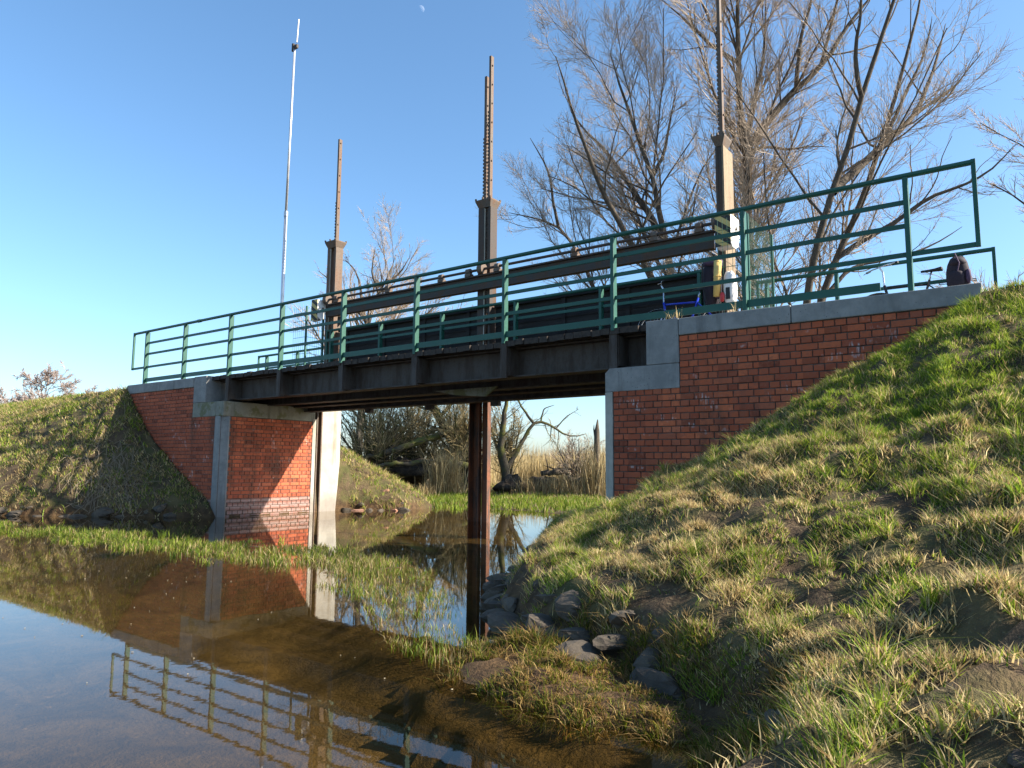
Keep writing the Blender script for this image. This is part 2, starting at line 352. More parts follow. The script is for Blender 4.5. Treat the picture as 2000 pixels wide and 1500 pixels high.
SPIT = [(14.75, -5.25), (14.95, -5.6), (15.25, -5.85), (15.7, -6.0), (16.1, -6.05), (16.5, -5.95), (17.0, -6.4), (17.0, -5.6), (15.9, -5.0), (15.1, -4.8), (14.8, -5.0)]
GRASSBAND = [(0.5, -3.3), (3.2, -3.45), (6.0, -2.85), (9.0, -2.25), (11.2, -2.2), (12.4, -2.9), (13.2, -3.65), (13.9, -4.35), (14.5, -4.95), (14.95, -5.15), (14.95, -5.6), (14.35, -5.4), (13.8, -5.0), (13.2, -4.65), (12.5, -4.4), (11.6, -4.25), (9.2, -4.05), (7.0, -4.15), (4.6, -4.35), (2.2, -4.45), (-2, -5.4), (-2, -4.4)]

def dpoly(x, y, poly, closed=False):
    d = np.full(np.shape(x), 1e9); n = len(poly)
    for i in range(n if closed else n-1):
        ax, ay = poly[i]; bx, by = poly[(i+1) % n]
        dx, dy = bx-ax, by-ay; t = np.clip(((x-ax)*dx+(y-ay)*dy)/(dx*dx+dy*dy), 0, 1)
        d = np.minimum(d, np.hypot(x-ax-t*dx, y-ay-t*dy))
    return d
def inside(x, y, poly):
    r = np.zeros(np.shape(x), dtype=bool); n = len(poly); j = n-1
    for i in range(n):
        xi, yi = poly[i]; xj, yj = poly[j]
        c = ((yi > y) != (yj > y)) & (x < (xj-xi)*(y-yi)/((yj-yi) if yj != yi else 1e-9)+xi)
        r ^= c; j = i
    return r
LAND_R = SHORE_R + [(400, -120), (400, -1), (17.33, -.25), (17.33, 3.3)]
LAND_L = SHORE_L + [(-400, .5), (-10, .3), (-.46, -.13)]
LAND_FL = SHORE_FL + [(-400, 3.7), (-.46, 3.7), (-.46, 3.1)]
LAND_FR = SHORE_FR + [(400, 3.8), (17.33, 3.8), (17.33, 3.1)]
def ground_z(x, y, rough=True):
    x = np.asarray(x, dtype=float); y = np.asarray(y, dtype=float)
    n1 = fbm(x*1.1, y*1.1, 4, 3)-0.5; n2 = fbm(x*3.2, y*3.2, 3, 9)-0.5; n3 = fbm(x*9, y*9, 2, 14)-0.5
    # river bed and far marsh
    z = -0.32 + 0.14*n1
    inb = inside(x, y, GRASSBAND); db = dpoly(x, y, GRASSBAND, True); sb = np.where(inb, db, -db)
    z = np.maximum(z, -0.32 + 0.29*sstep(-0.7, 0.25, sb) + 0.10*n1 + 0.06*n2)
    marsh = sstep(3.6, 6.4, y + 0.5*np.sin(x*0.8) + 1.5*n1)
    z = z*(1-marsh) + marsh*(0.02 + 0.10*n1 + 0.06*n2 + 0.30*sstep(14, 21, y + 2*n1) + 0.5*sstep(22, 60, y))
    dsp = dpoly(x, y, SPIT, True); ssp = np.where(inside(x, y, SPIT), dsp, -dsp)
    zsp = -0.10 + 0.17*sstep(-0.2, 0.35, ssp) + 0.10*n1 + 0.14*n2 + 0.07*n3
    z = np.where(ssp > -0.2, np.maximum(z, zsp), z)
    for land, shore, crest, scarp in ((LAND_R, SHORE_R, CREST_R, 0.30), (LAND_L, SHORE_L, CREST_L, 0.20), (LAND_FL, SHORE_FL, CREST_FL, 0.15), (LAND_FR, SHORE_FR, CREST_FR, 0.15)):
        ins = inside(x, y, land)
        ds = dpoly(x, y, shore); dc = dpoly(x, y, crest); u = ds/(ds+dc+1e-6)
        zl = scarp*sstep(0, 0.28, ds) + ((2.85 if land is LAND_R else 2.97)-scarp)*(u**(1.26 if land is LAND_R else 1.0))
        amp = np.clip(ds*2, 0, 1)*np.clip(dc*.7, 0, 1)*(1.0 if land is LAND_R else .6)
        zl = zl + amp*(0.18*n1 + 0.24*n2 + 0.14*n3)
        z = np.where(ins, np.maximum(zl, z), z)
    top = ((x < -.46) | (x > 17.33)) & (y > -1.2) & (y < 4.0)
    lim_lo = np.where(x < 0, np.where(x < -10, .4, -.13+(-.46-x)*.045), np.where(x < 19, -.25-(x-17.33)*.21, -.75))
    z = np.where(top & (y >= lim_lo) & (y <= 3.75), np.where(x > 8, 2.90, 2.97) + 0.05*n1, z)
    # under the abutments and their fill
    foot = ((x > -.40) & (x < 3.72) | (x > 13.05) & (x < 17.27)) & (y > -.06) & (y < 3.6)
    return np.where(foot, 1.2, z)

def axis_coords(segs):
    out = []
    for a, b, st in segs:
        out += list(np.arange(a, b-1e-6, st))
    out.append(segs[-1][1]); return np.array(out)
gx = axis_coords([(-420, -60, 24), (-60, -16, 4), (-16, -5, .5), (-5, 4.5, .14), (4.5, 11.5, .22), (11.5, 18.9, .075), (18.9, 24, .3), (24, 60, 4), (60, 420, 24)])
gy = axis_coords([(-140, -20, 12), (-20, -9.5, .8), (-9.5, -6.6, .2), (-6.6, .05, .075), (.05, 9, .3), (9, 26, .6), (26, 60, 4), (60, 820, 40)])
GX, GY = np.meshgrid(gx, gy, indexing='ij')
GZ = ground_z(GX, GY)
nx, ny = GX.shape
idx = np.arange(nx*ny).reshape(nx, ny)
q = np.stack([idx[:-1, :-1], idx[1:, :-1], idx[1:, 1:], idx[:-1, 1:]], -1).reshape(-1, 4)
me = fastmesh('ground', np.stack([GX, GY, GZ], -1).reshape(-1, 3), q.ravel(), np.full(len(q), 4), smooth=True)
GROUND = tag(link('ground', me, MAT['ground']), kind='structure')
# water sheet
b = MB(); b.add([(-60, -120, 0), (22, -120, 0), (22, 26, 0), (-60, 26, 0)], [(0, 1, 2, 3)])
tag(b.obj('water', MAT['water']), kind='structure')
# far wooded ridge
rx = np.linspace(-700, 700, 160); prof = 9+13*fbm(rx/110, rx*0, 4, 5)+3*fbm(rx/14, rx*0, 3, 8)+18*np.exp(-((rx+250)/110)**2)
b = MB(); n = len(rx)
vv = [(x, 700+0.0002*x*x, -2) for x in rx]+[(x, 740+0.0002*x*x, h) for x, h in zip(rx, prof)]+[(x, 830, -2) for x in rx]
ff = [(i, i+1, n+i+1, n+i) for i in range(n-1)]+[(n+i, n+i+1, 2*n+i+1, 2*n+i) for i in range(n-1)]
b.add(vv, ff); tag(b.obj('hills', MAT['hills'], smooth=True), kind='structure')

# ------------------------------------------------------------------ brick abutments
Z_COP0, Z_COP1, Z_CAP0, Z_CAP1 = 2.81, 3.03, 2.13, 2.45
def brick_mesh(name, lx):
    r = 0.004; h = COURSE-0.012; d = 0.10
    b_ = MB(); x0, x1 = -lx/2, lx/2
    # box with a chamfered front face
    b_.add([(x0, 0, 0), (x1, 0, 0), (x1, 0, h), (x0, 0, h), (x0, -d+r, 0), (x1, -d+r, 0), (x1, -d+r, h), (x0, -d+r, h), (x0+r, -d, r), (x1-r, -d, r), (x1-r, -d, h-r), (x0+r, -d, h-r)],
           [(0,1,2,3),(4,5,1,0),(5,6,2,1),(6,7,3,2),(7,4,0,3),(4,8,9,5),(5,9,10,6),(6,10,11,7),(7,11,8,4),(8,11,10,9)])
    me_ = b_.mesh(name); me_.materials.append(MAT['brick']); return me_
ME_STR, ME_HEAD = brick_mesh('stretcher', 0.238), brick_mesh('header', 0.113)
def lay_bricks(parent, span_fn, a_lo, a_hi, z_top, place, limit, keep=None, phase=0.0, cat_part='brick'):
    """English bond: alternate header and stretcher courses. place(a, z) -> location, rotz.  Largest pieces become objects, the rest one joined part."""
    spec = []; i = 0; z = z_top-COURSE+0.006
    while z > -0.35:
        head = i % 2 == 0; pitch = 0.125 if head else 0.25; ln = 0.113 if head else 0.238
        off = 0.0
        lo, hi = span_fn(z)
        k0 = math.floor((lo-phase-off)/pitch)-1; k1 = math.ceil((hi-phase-off)/pitch)+1
        for k in range(k0, k1+1):
            c = phase+off+k*pitch; s, e = max(c-ln/2, lo+.005), min(c+ln/2, hi-.005)
            if e-s < 0.035: continue
            if keep is not None and not keep((s+e)/2, z): continue
            spec.append(((s+e)/2, z, head, (e-s)/ln))
        z -= COURSE; i += 1
    spec.sort(key=lambda t: -place(t[0], t[1])[2])
    rest = MB(); base = Vector(parent.location)
    for n_, (a, z, head, sc) in enumerate(spec):
        loc, rz, _ = place(a, z); jit = random.uniform(-.0035, .0035)
        tilt = random.gauss(0, .004)
        if n_ < limit:
            o = bpy.data.objects.new(cat_part, ME_HEAD if head else ME_STR); COL.objects.link(o); o.parent = parent
            nrm = Vector((math.sin(rz), -math.cos(rz), 0))
            o.location = Vector(loc)+nrm*jit-base; o.rotation_euler = (0, tilt, rz); o.scale = (sc, 1, random.uniform(.97, 1.02))
        else:
            src = ME_HEAD if head else ME_STR
            mt = Matrix.Translation(loc) @ Matrix.Rotation(rz, 4, 'Z')
            rest.add([mt @ Vector((v.co.x*sc, v.co.y+jit, v.co.z)) for v in src.vertices], [tuple(p.vertices) for p in src.polygons])
    if rest.f:
        tag(rest.obj('brickwork', MAT['brick'], parent), kind='stuff')

XL, XR = 3.79, 12.97
gz_front = lambda x: float(ground_z(np.array([x]), np.array([-0.25]))[0])

# right abutment
AR = empty('brick_abutment', (15.2, 1.5, 0.0), 'red brick abutment with grey coping rising from the near grassy bank', 'abutment')
b = MB(); b.box(XR+.10, 17.30, -.118, 3.45, -.5, Z_CAP0-.004); b.box(14.06, 17.30, -.117, 3.4, Z_CAP0-.004, Z_COP0-.004); b.obj('core', MAT['mortar'], AR)
def keepR(a, z): return z > gz_front(a)-0.14
lay_bricks(AR, lambda z: (14.06, 17.32) if z > Z_CAP0-.05 else (13.10, 17.32), 13, 17.3, Z_COP0-.004,
           lambda a, z: ((a, -.03, z), 0.0, 1.0/np.linalg.norm(np.array([a, -.13, z])-CAM)), 300, keepR, phase=14.06+.0625)
# inner (hidden) face of the right abutment
lay_bricks(AR, lambda z: (-.02, 2.3), 0, 2.3, Z_CAP0-.004, lambda a, z: ((XR+.12, a, z), -math.pi/2, 0.01), 0, None)
b = MB(); b.box(14.062, 15.46, -.148, .40, Z_COP0, Z_COP1); b.obj('coping', MAT['conc'], AR, bevel=.012)
b = MB(); b.box(15.468, 17.35, -.15, .40, Z_COP0-.002, Z_COP1-.01); b.obj('coping', MAT['conc'], AR, bevel=.012)
b = MB(); b.box(13.60, 14.056, -.14, 3.4, Z_CAP1+.004, Z_COP1+.01); b.obj('bearing_block', MAT['conc'], AR, bevel=.01)
b = MB(); b.prism([(12.98, Z_CAP0), (14.056, Z_CAP0), (14.056, Z_CAP1), (13.05, Z_CAP1), (12.98, Z_CAP1-.06)], 'y', -.138, 3.4); b.obj('cap_beam', MAT['conc'], AR, bevel=.006)
b = MB(); b.box(12.975, 13.09, -.137, .12, -.45, Z_CAP0-.003); b.obj('corner_strip', MAT['conc_pale'], AR, bevel=.01)
b = MB(); b.box(14.06, 17.32, .403, 3.40, Z_COP0, Z_COP1-.02); b.obj('roadway', MAT['conc'], AR)
# left abutment
AL = empty('brick_abutment', (1.8, 1.5, 0.0), 'red brick abutment across the water with sunlit side wall and gate groove', 'abutment')
b = MB(); b.box(-.42, XL-.10, -.118, 3.0, -.5, Z_CAP0-.004); b.box(-.42, 2.58, -.117, 3.4, Z_CAP0-.004, Z_COP0-.004); b.box(XL-.11, XL-.012, .02, 2.2, -.5, Z_CAP0-.004); b.obj('core', MAT['mortar'], AL)
lay_bricks(AL, lambda z: (.03, 2.20), 0, 2.2, Z_CAP0-.004, lambda a, z: ((XL-.10, a, z), math.pi/2, 0.1+z*.0), 300, None)
lay_bricks(AL, lambda z: (-.44, 2.58) if z > Z_CAP0-.05 else (-.44, 3.49), -.4, 3.5, Z_COP0-.004,
           lambda a, z: ((a, -.03, z), 0.0, 0.05), 0, lambda a, z: z > gz_front(a)-0.14)
b = MB(); b.box(-.46, 1.1, -.148, .4, Z_COP0, Z_COP1); b.obj('coping', MAT['conc'], AL, bevel=.012)
b = MB(); b.box(1.106, 2.576, -.15, .4, Z_COP0, Z_COP1-.004); b.obj('coping', MAT['conc'], AL, bevel=.012)
b = MB(); b.box(2.58, 3.07, -.14, 3.2, Z_CAP1+.004, Z_COP1+.008); b.obj('bearing_block', MAT['conc'], AL, bevel=.01)
b = MB(); b.box(2.58, XL, -.139, 2.27, Z_CAP0, Z_CAP1); b.obj('cap_beam', MAT['conc_mossy'], AL, bevel=.012)
b = MB(); b.prism([(3.49, -.14), (3.66, -.14), (3.80, .0), (3.80, .03), (3.49, .03)], 'z', -.45, Z_CAP0-.003); b.obj('corner_strip', MAT['conc'], AL, bevel=.008)
b = MB(); b.box(3.6, XL+.008, 2.20, 2.30, -.45, Z_CAP0+.06); b.obj('groove_edge', MAT['conc_pale'], AL, bevel=.006)
b = MB(); b.box(3.55, 3.62, 2.30, 2.47, -.45, 2.6); b.box(3.62, XL+.03, 2.305, 2.335, -.45, 2.46); b.box(3.62, XL+.03, 2.435, 2.465, -.45, 2.62); b.obj('groove_lining', MAT['rust'], AL)
b = MB(); b.prism([(3.2, 2.47), (XL+.02, 2.47), (XL+.02, 2.93), (XL-.10, 3.14), (3.2, 3.14)], 'z', -.45, 2.66); b.obj('guide_pier', MAT['conc_pale'], AL, bevel=.012)
b = MB(); b.box(-.42, 2.578, .403, 3.40, Z_COP0, Z_COP1-.02); b.obj('roadway', MAT['conc'], AL)

# ------------------------------------------------------------------ bridge
POSTX = [0.10, 1.86, 3.70, 5.50, 7.37, 9.25, 11.15, 13.05, 14.89, 16.70]
BR = empty('bridge', (8.4, 1.7, 2.45), 'dark steel girder bridge with plank deck spanning the water between the abutments', 'bridge')
def ibeam(y, z0, z1, wflange, x0=3.12, x1=13.58, tf=.022, tw=.014):
    b_ = MB(); b_.box(x0, x1, y-wflange/2, y+wflange/2, z0, z0+tf); b_.box(x0, x1, y-wflange/2, y+wflange/2, z1-tf, z1)
    b_.box(x0, x1, y-tw/2, y+tw/2, z0+tf, z1-tf); return b_
ibeam(.30, 2.49, 2.94, .26).obj('girder', MAT['girder'], BR)
for yy in (1.05, 1.75): ibeam(yy, 2.42, 2.93, .24, 3.1, 13.6).obj('girder', MAT['girder'], BR)
ibeam(2.05, 2.34, 2.93, .24, 3.1, 13.6).obj('girder', MAT['girder'], BR)
for x in POSTX[2:8]:
    b = MB(); b.box(x-.075, x-.06, .0, .30, 2.50, 2.93); b.box(x+.06, x+.075, .0, .30, 2.50, 2.93); b.box(x-.06, x+.06, -.03, .005, 2.46, 3.0); b.obj('bracket', MAT['girder'], BR)
me_plank = {}
x = 3.09; k = 0
while x < 13.57:
    wd = .148
    b = MB(); b.box(0, wd-.009, 0, 2.50, 0, .085)
    if not me_plank:
        mm = b.mesh('plank'); mm.materials.append(MAT['plank']); me_plank[0] = mm
    o = bpy.data.objects.new('plank', me_plank[0]); COL.objects.link(o); o.parent = BR
    o.location = Vector((x, -.02+random.uniform(-.03, .02), 2.945+random.uniform(-.006, .008)))-Vector(BR.location)
    o.rotation_euler = (0, random.gauss(0, .008), random.gauss(0, .004)); x += wd; k += 1
for x, y in ((5.9, 2.05), (7.7, 2.05), (9.4, 2.05), (11.9, 2.05)):
    b = MB(); b.box(x-.09, x+.09, y-.05, y+.05, 2.25, 2.338); b.obj('hanger_block', MAT['girder'], BR)
b = MB(); b.prism([(8.9, 2.46), (10.35, 2.46), (10.1, 2.30), (9.4, 2.36)], 'y', .86, .90); b.obj('stiffening_plate', MAT['conc_mossy'], BR)

# railings -------------------------------------------------------------
def railing(name, label, y, posts, x0, x1, zs, ztoe, post_base, frame_lo, group=None, bracket_from=None, wp=.052, dp=.10):
    R_ = empty(name, (posts[0], y, post_base), label, 'railing')
    for x_ in posts:
        b_ = MB(); zb = bracket_from[1] if (bracket_from and bracket_from[0] < x_ < bracket_from[2]) else post_base
        b_.box(x_-wp/2, x_+wp/2, y-dp/2, y+dp/2, zb, zs[0]-.028); b_.obj('post', MAT['green'], R_, bevel=.004)
    zt = zs[0]
    b_ = MB(); b_.tube([(x0, y, zt), (x1, y, zt)], .032, 10); b_.obj('top_rail', MAT['green'], R_, smooth=False)
    for i_, z_ in enumerate(zs[1:]):
        lo, hi = (posts[0], posts[-1]) if i_ < len(zs)-2 else (x0, x1)
        b_ = MB(); b_.box(lo, hi, y-.012, y+.012, z_-.027, z_+.027); b_.obj('rail', MAT['green'], R_, bevel=.003)
    for xe in (x0, x1):
        b_ = MB(); b_.box(xe-.022, xe+.022, y-.024, y+.024, zs[-1]-.027, zt+.03); b_.obj('end_bar', MAT['green'], R_, bevel=.004)
    if ztoe:
        b_ = MB(); b_.box(posts[0], posts[-1]-.3, y-.012, y+.006, ztoe-.04, ztoe+.055); b_.obj('toe_board', MAT['green'], R_, bevel=.003)
    return R_
RAIL_F = railing('railing', 'long green pipe railing along the front edge of the bridge and copings', 0.0, POSTX, -.57, 17.34, [4.355, 4.055, 3.785, 3.46], 3.13, Z_COP1, 3.46, bracket_from=(3, 2.99, 13.4))
for x in (2.42, 8.02, 14.2):       # splice sleeves on the top rail
    b = MB(); b.tube([(x-.06, 0, 4.355), (x+.06, 0, 4.355)], .040, 10); b.obj('splice_sleeve', MAT['green'], RAIL_F)
railing('railing', 'dark green inner railing just in front of the black raised gates', 2.40, [4.12, 5.81, 7.68, 9.61, 11.51, 13.36], 3.95, 13.45, [4.33, 3.98, 3.66], 3.16, 3.03, 3.5)
railing('railing', 'short rear green railing behind the second bicycle at the right end', 3.55, [14.1, 15.22, 16.95], 13.95, 17.35, [4.30, 3.92, 3.60], 3.2, 3.03, 3.2)
railing('railing', 'far rear green railing seen low at the left end of the bridge', 3.55, [-.1, 1.3, 2.7], -.5, 3.2, [4.22, 3.85, 3.55], None, 3.03, 3.2)

# ------------------------------------------------------------------ sluice frame and gates
SF = empty('lifting_gantry', (8.8, 2.6, 0.0), 'rusty lifting frame of three tall posts with a cross beam above the deck', 'gantry')
COLX = [(3.80, 4.12), (8.60, 8.92), (13.66, 13.80)]
ZB = {0: .0, 1: -.4, 2: Z_CAP1}
def head(b_, x0, x1, y0, y1, z0):
    e = .055
    b_.add([(x0, y0, z0), (x1, y0, z0), (x1, y1, z0), (x0, y1, z0), (x0-e, y0-e, z0+.14), (x1+e, y0-e, z0+.14), (x1+e, y1+e, z0+.14), (x0-e, y1+e, z0+.14),
            (x0-e, y0-e, z0+.165), (x1+e, y0-e, z0+.165), (x1+e, y1+e, z0+.165), (x0-e, y1+e, z0+.165)],
           [(3,2,1,0),(0,1,5,4),(1,2,6,5),(2,3,7,6),(3,0,4,7),(4,5,9,8),(5,6,10,9),(6,7,11,10),(7,4,8,11),(8,9,10,11)])
    for bx, by in ((x0-.04, y0-.05), (x1+.04, y0-.05), (x1+.04, y1+.05), ((x0+x1)/2, y0-.06)):
        b_.tube([(bx, by, z0+.165), (bx, by, z0+.20)], .022, 6)
for ci, (x0, x1) in enumerate(COLX):
    y0, y1 = 2.44, 2.66
    C_ = None
    if ci == 2:
        b = MB(); b.box(x0, x0+.04, y0, y1+.22, 3.0, 6.42); b.box(x0+.04, x1-.03, y0+.01, y0+.03, 3.0, 6.42)
        C_ = b.obj('column', MAT['rust_dark'], SF)  # darker steel here paints in the shade on the front of this column
        b = MB(); b.box(x1-.03, x1, y0-.004, y1+.22, 3.0, 6.42); b.obj('side_plate', MAT['plate'], C_)  # paler weathered tone also colours in the sunlight on this side
    else:
        zb = 2.62
        split = x0+.15 if ci == 1 else x0+.10
        b = MB(); b.box(x0, split, y0, y0+.02, zb, 6.42); b.box(x0, x0+.02, y0+.02, y1, zb, 6.42); b.box(x0+.02, split, y1-.02, y1, zb, 6.42)
        b.box(x1-.045, x1, y0, y0+.02, zb, 6.42); b.box(x1-.02, x1, y0+.02, y1, zb, 6.42); b.box(x1-.045, x1-.02, y1-.02, y1, zb, 6.42)
        b.box(split-.02, split-.002, y0+.02, y0+.12, zb, 6.42)
        C_ = b.obj('column', MAT['rust_dark'] if ci == 1 else MAT['rust'], SF)
        if ci == 1:
            b = MB(); b.box(8.42, 8.435, 2.44, 2.76, -.45, 2.62); b.box(8.435, 8.62, 2.59, 2.61, -.45, 2.62); b.box(8.62, 8.635, 2.50, 2.60, -.45, 2.62)
            b.box(8.64, 8.80, 2.60, 2.62, -.45, 2.62); b.box(8.80, 8.815, 2.55, 2.66, -.45, 2.62); b.obj('underwater_post', MAT['rust_red'], SF)
    b = MB(); head(b, x0+.01, x1-.01, y0-.004, y1+.01, 6.42); b.obj('column_head', MAT['rust'], C_)
    if ci < 2:
        b = MB(); b.box(split+.012, split+.03, y0-.006, y0+.014, 3.0, 6.40); b.obj('pale_slot_strip', MAT['conc_pale'], C_)  # pale strip added to paint the bright line of the slot
b = MB(); b.box(4.0, 13.64, 2.30, 2.43, 4.66, 4.69); b.box(4.0, 13.64, 2.30, 2.43, 4.94, 4.97); b.box(4.0, 13.64, 2.355, 2.375, 4.69, 4.94); b.obj('cross_beam', MAT['rust_dark'], SF)
b = MB(); b.prism([(4.26, 4.66), (4.62, 4.66), (4.26, 4.40)], 'y', 2.44, 2.46); b.obj('gusset', MAT['rust_dark'], SF)
b = MB(); b.tube([(3.9, 2.33, 5.08), (13.85, 2.33, 5.08)], .028, 10); b.obj('drive_shaft', MAT['rust_dark'], SF)
for x in (4.35, 6.1, 7.7, 8.45, 9.2, 11.0, 12.6, 13.4):
    b = MB(); b.box(x-.07, x+.07, 2.28, 2.40, 4.97, 5.03); b.tube([(x-.05, 2.33, 5.08), (x+.05, 2.33, 5.08)], .062, 10); b.obj('bearing', MAT['rust'], SF)
for x in (4.0, 8.8, 13.7):
    b = MB(); b.tube([(x-.06, 2.33, 5.08), (x+.06, 2.33, 5.08)], .11, 14); b.box(x-.04, x+.04, 2.33, 2.5, 4.99, 5.17); b.obj('pinion', MAT['rust'], SF)

def rack(parent, x, y, ztop, zbot=4.2, teeth_top=None):
    b_ = MB(); b_.box(x-.018, x+.018, y-.045, y+.045, zbot, ztop); b_.box(x-.036, x-.018, y-.045, y-.02, zbot, ztop)
    for zz in np.arange(zbot+.3, ztop-.1, .42): b_.tube([(x-.03, y, zz), (x+.04, y, zz)], .018, 6)
    o = b_.obj('rack', MAT['rust'], parent)
    tt = MB(); z_ = zbot
    while z_ < (teeth_top or ztop): tt.box(x-.062, x-.036, y-.042, y+.042, z_, z_+.040); z_ += .078
    tt.obj('tooth_strip', MAT['rust'], o)
def gate(x0, x1, r0, r1, label):
    G_ = empty('sluice_gate', ((x0+x1)/2, 2.62, 2.74), label, 'gate')
    n_ = 8; z0 = 2.74; dz = (4.30-z0)/n_
    for i in range(n_):
        b_ = MB(); b_.box(x0, x1, 2.585+random.uniform(0, .006), 2.655, z0+i*dz+.004, z0+(i+1)*dz-.004); b_.obj('board', MAT['gate'], G_)
    b_ = MB()
    for x_ in np.linspace(x0+.3, x1-.3, 4): b_.box(x_-.04, x_+.04, 2.555, 2.583, z0, 4.30)
    b_.box(x0, x1, 2.54, 2.70, 4.302, 4.35); b_.obj('stiffener_frame', MAT['gate'], G_)
    rack(G_, *r0); rack(G_, *r1)
gate(4.18, 8.56, (4.03, 2.53, 9.22, 4.2, 7.6), (8.70, 2.56, 9.35, 4.2, 8.0), 'raised black board gate of the left bay with two toothed racks')
gate(8.96, 13.60, (8.84, 2.53, 9.75, 4.2, 8.5), (13.74, 2.60, 10.4, 4.2, 8.6), 'raised black board gate of the right bay with two toothed racks')

# hazard-striped gear housings
def mat_hazard():
    m, N, L = newmat('hazard_stripes'); v = pos(N)
    sx = N.new('ShaderNodeSeparateXYZ'); L.new(v, sx.inputs[0])
    s = math_(N, L, 'ADD', math_(N, L, 'MULTIPLY', sx.outputs[0], 0.85), math_(N, L, 'MULTIPLY', sx.outputs[2], 1.15))
    f = math_(N, L, 'FRACT', math_(N, L, 'MULTIPLY', s, 4.6))
    st = math_(N, L, 'GREATER_THAN', f, 0.5)
    col = mixc(N, L, st, (0.02, 0.018, 0.016), (0.52, 0.38, 0.13))
    col = mixc(N, L, math_(N, L, 'MULTIPLY', thr(N, L, noise(N, L, v, 14, 5), 0.55, 0.75), 0.6), col, (0.16, 0.11, 0.06))
    finish(N, L, col, 0.6, None); return m
MAT['hazard'] = mat_hazard()
def housing(x0, x1, y0, y1, label):
    H_ = empty('gear_housing', ((x0+x1)/2, (y0+y1)/2, 4.56), label, 'gear housing', 'gear housings on the lifting frame')
    poly = [(y1, 4.76), (y1, 5.08), (y0, 5.08), (y0, 4.66)] + [(y0+.10*(1-math.cos(a)), 4.66-.10*math.sin(a)) for a in (.6, 1.2, 1.57)] + [(y1-.18, 4.56), (y1-.05, 4.62)]
    b_ = MB(); b_.prism(poly, 'x', x0+.006, x1); o = b_.obj('cover', MAT['white'], H_, bevel=.006)
    b_ = MB(); b_.box(x0, x1+.004, y0-.012, y0-.003, 4.57, 5.085); b_.obj('striped_plate', MAT['hazard'], H_)
    b_ = MB(); b_.tube([(x1, (y0+y1)/2+.03, 4.88), (x1+.025, (y0+y1)/2+.03, 4.88)], .022, 8); b_.obj('crank_socket', MAT['rust'], H_)
housing(13.78, 14.03, 2.02, 2.42, 'white gear housing with black and yellow striped front on the right post')
housing(3.66, 3.88, 2.14, 2.38, 'small white gear housing with black and yellow striped front on the left post')

def mesh_guard(x, ya, yb, xa, xb, z0, z1, label):
    G_ = empty('mesh_guard', (x, ya, z0), label, 'mesh guard', 'wire mesh guards beside the lifting posts')
    b_ = MB()
    for yy in np.arange(ya, yb+.001, .065): b_.tube([(x, yy, z0), (x, yy, z1)], .0032, 4)
    b_.obj('upright_wires', MAT['wire'], G_)
    b_ = MB()
    for zz in np.arange(z0+.05, z1+.001, .2): b_.tube([(x+.006, ya, zz), (x+.006, yb, zz)], .005, 4); b_.tube([(xa, ya, zz), (xb, ya, zz)], .005, 4)
    b_.obj('cross_wires', MAT['wire'], G_)
    b_ = MB()
    for xx in np.arange(xa, xb+.001, .075): b_.tube([(xx, ya-.006, z0), (xx, ya-.006, z1)], .0032, 4)
    b_.obj('front_wires', MAT['wire'], G_)
    for (px, py) in ((x, ya), (x, yb)):
        b_ = MB(); b_.box(px-.02, px+.02, py-.02, py+.02, 3.03, z1); b_.obj('corner_post', MAT['green'], G_)
mesh_guard(14.32, 1.92, 3.15, 13.86, 14.32, 3.15, 4.98, 'green wire mesh guard around the right lifting post')
mesh_guard(3.72, 1.95, 2.45, 3.25, 3.72, 3.1, 4.9, 'green wire mesh guard around the left lifting post')

# mast ------------------------------------------------------------------
MS = empty('antenna_mast', (2.66, 2.0, 3.0), 'tall thin silver antenna mast standing behind the railing at the left', 'mast')
b = MB(); b.tube([(2.66, 2.0, 3.0), (2.66, 2.0, 7.45)], .043, 12); b.obj('lower_tube', MAT['zinc'], MS, smooth=True)
b = MB(); b.tube([(2.66, 2.0, 7.40), (2.72, 2.0, 11.85)], [.032, .028], 12); b.obj('upper_tube', MAT['zinc'], MS, smooth=True)
b = MB(); b.tube([(2.66, 2.0, 7.36), (2.66, 2.0, 7.48)], .052, 12); b.obj('clamp', MAT['zinc'], MS)
b = MB(); b.tube([(2.80, 2.0, 12.0), (2.84, 2.0, 12.62)], .018, 8); b.obj('whip', MAT['white'], MS)
b = MB(); b.box(2.66, 2.84, 1.97, 2.03, 11.84, 11.93); b.tube([(2.66, 2, 11.8), (2.66, 2, 12.0)], .04, 8); b.obj('antenna_bracket', MAT['girder'], MS)

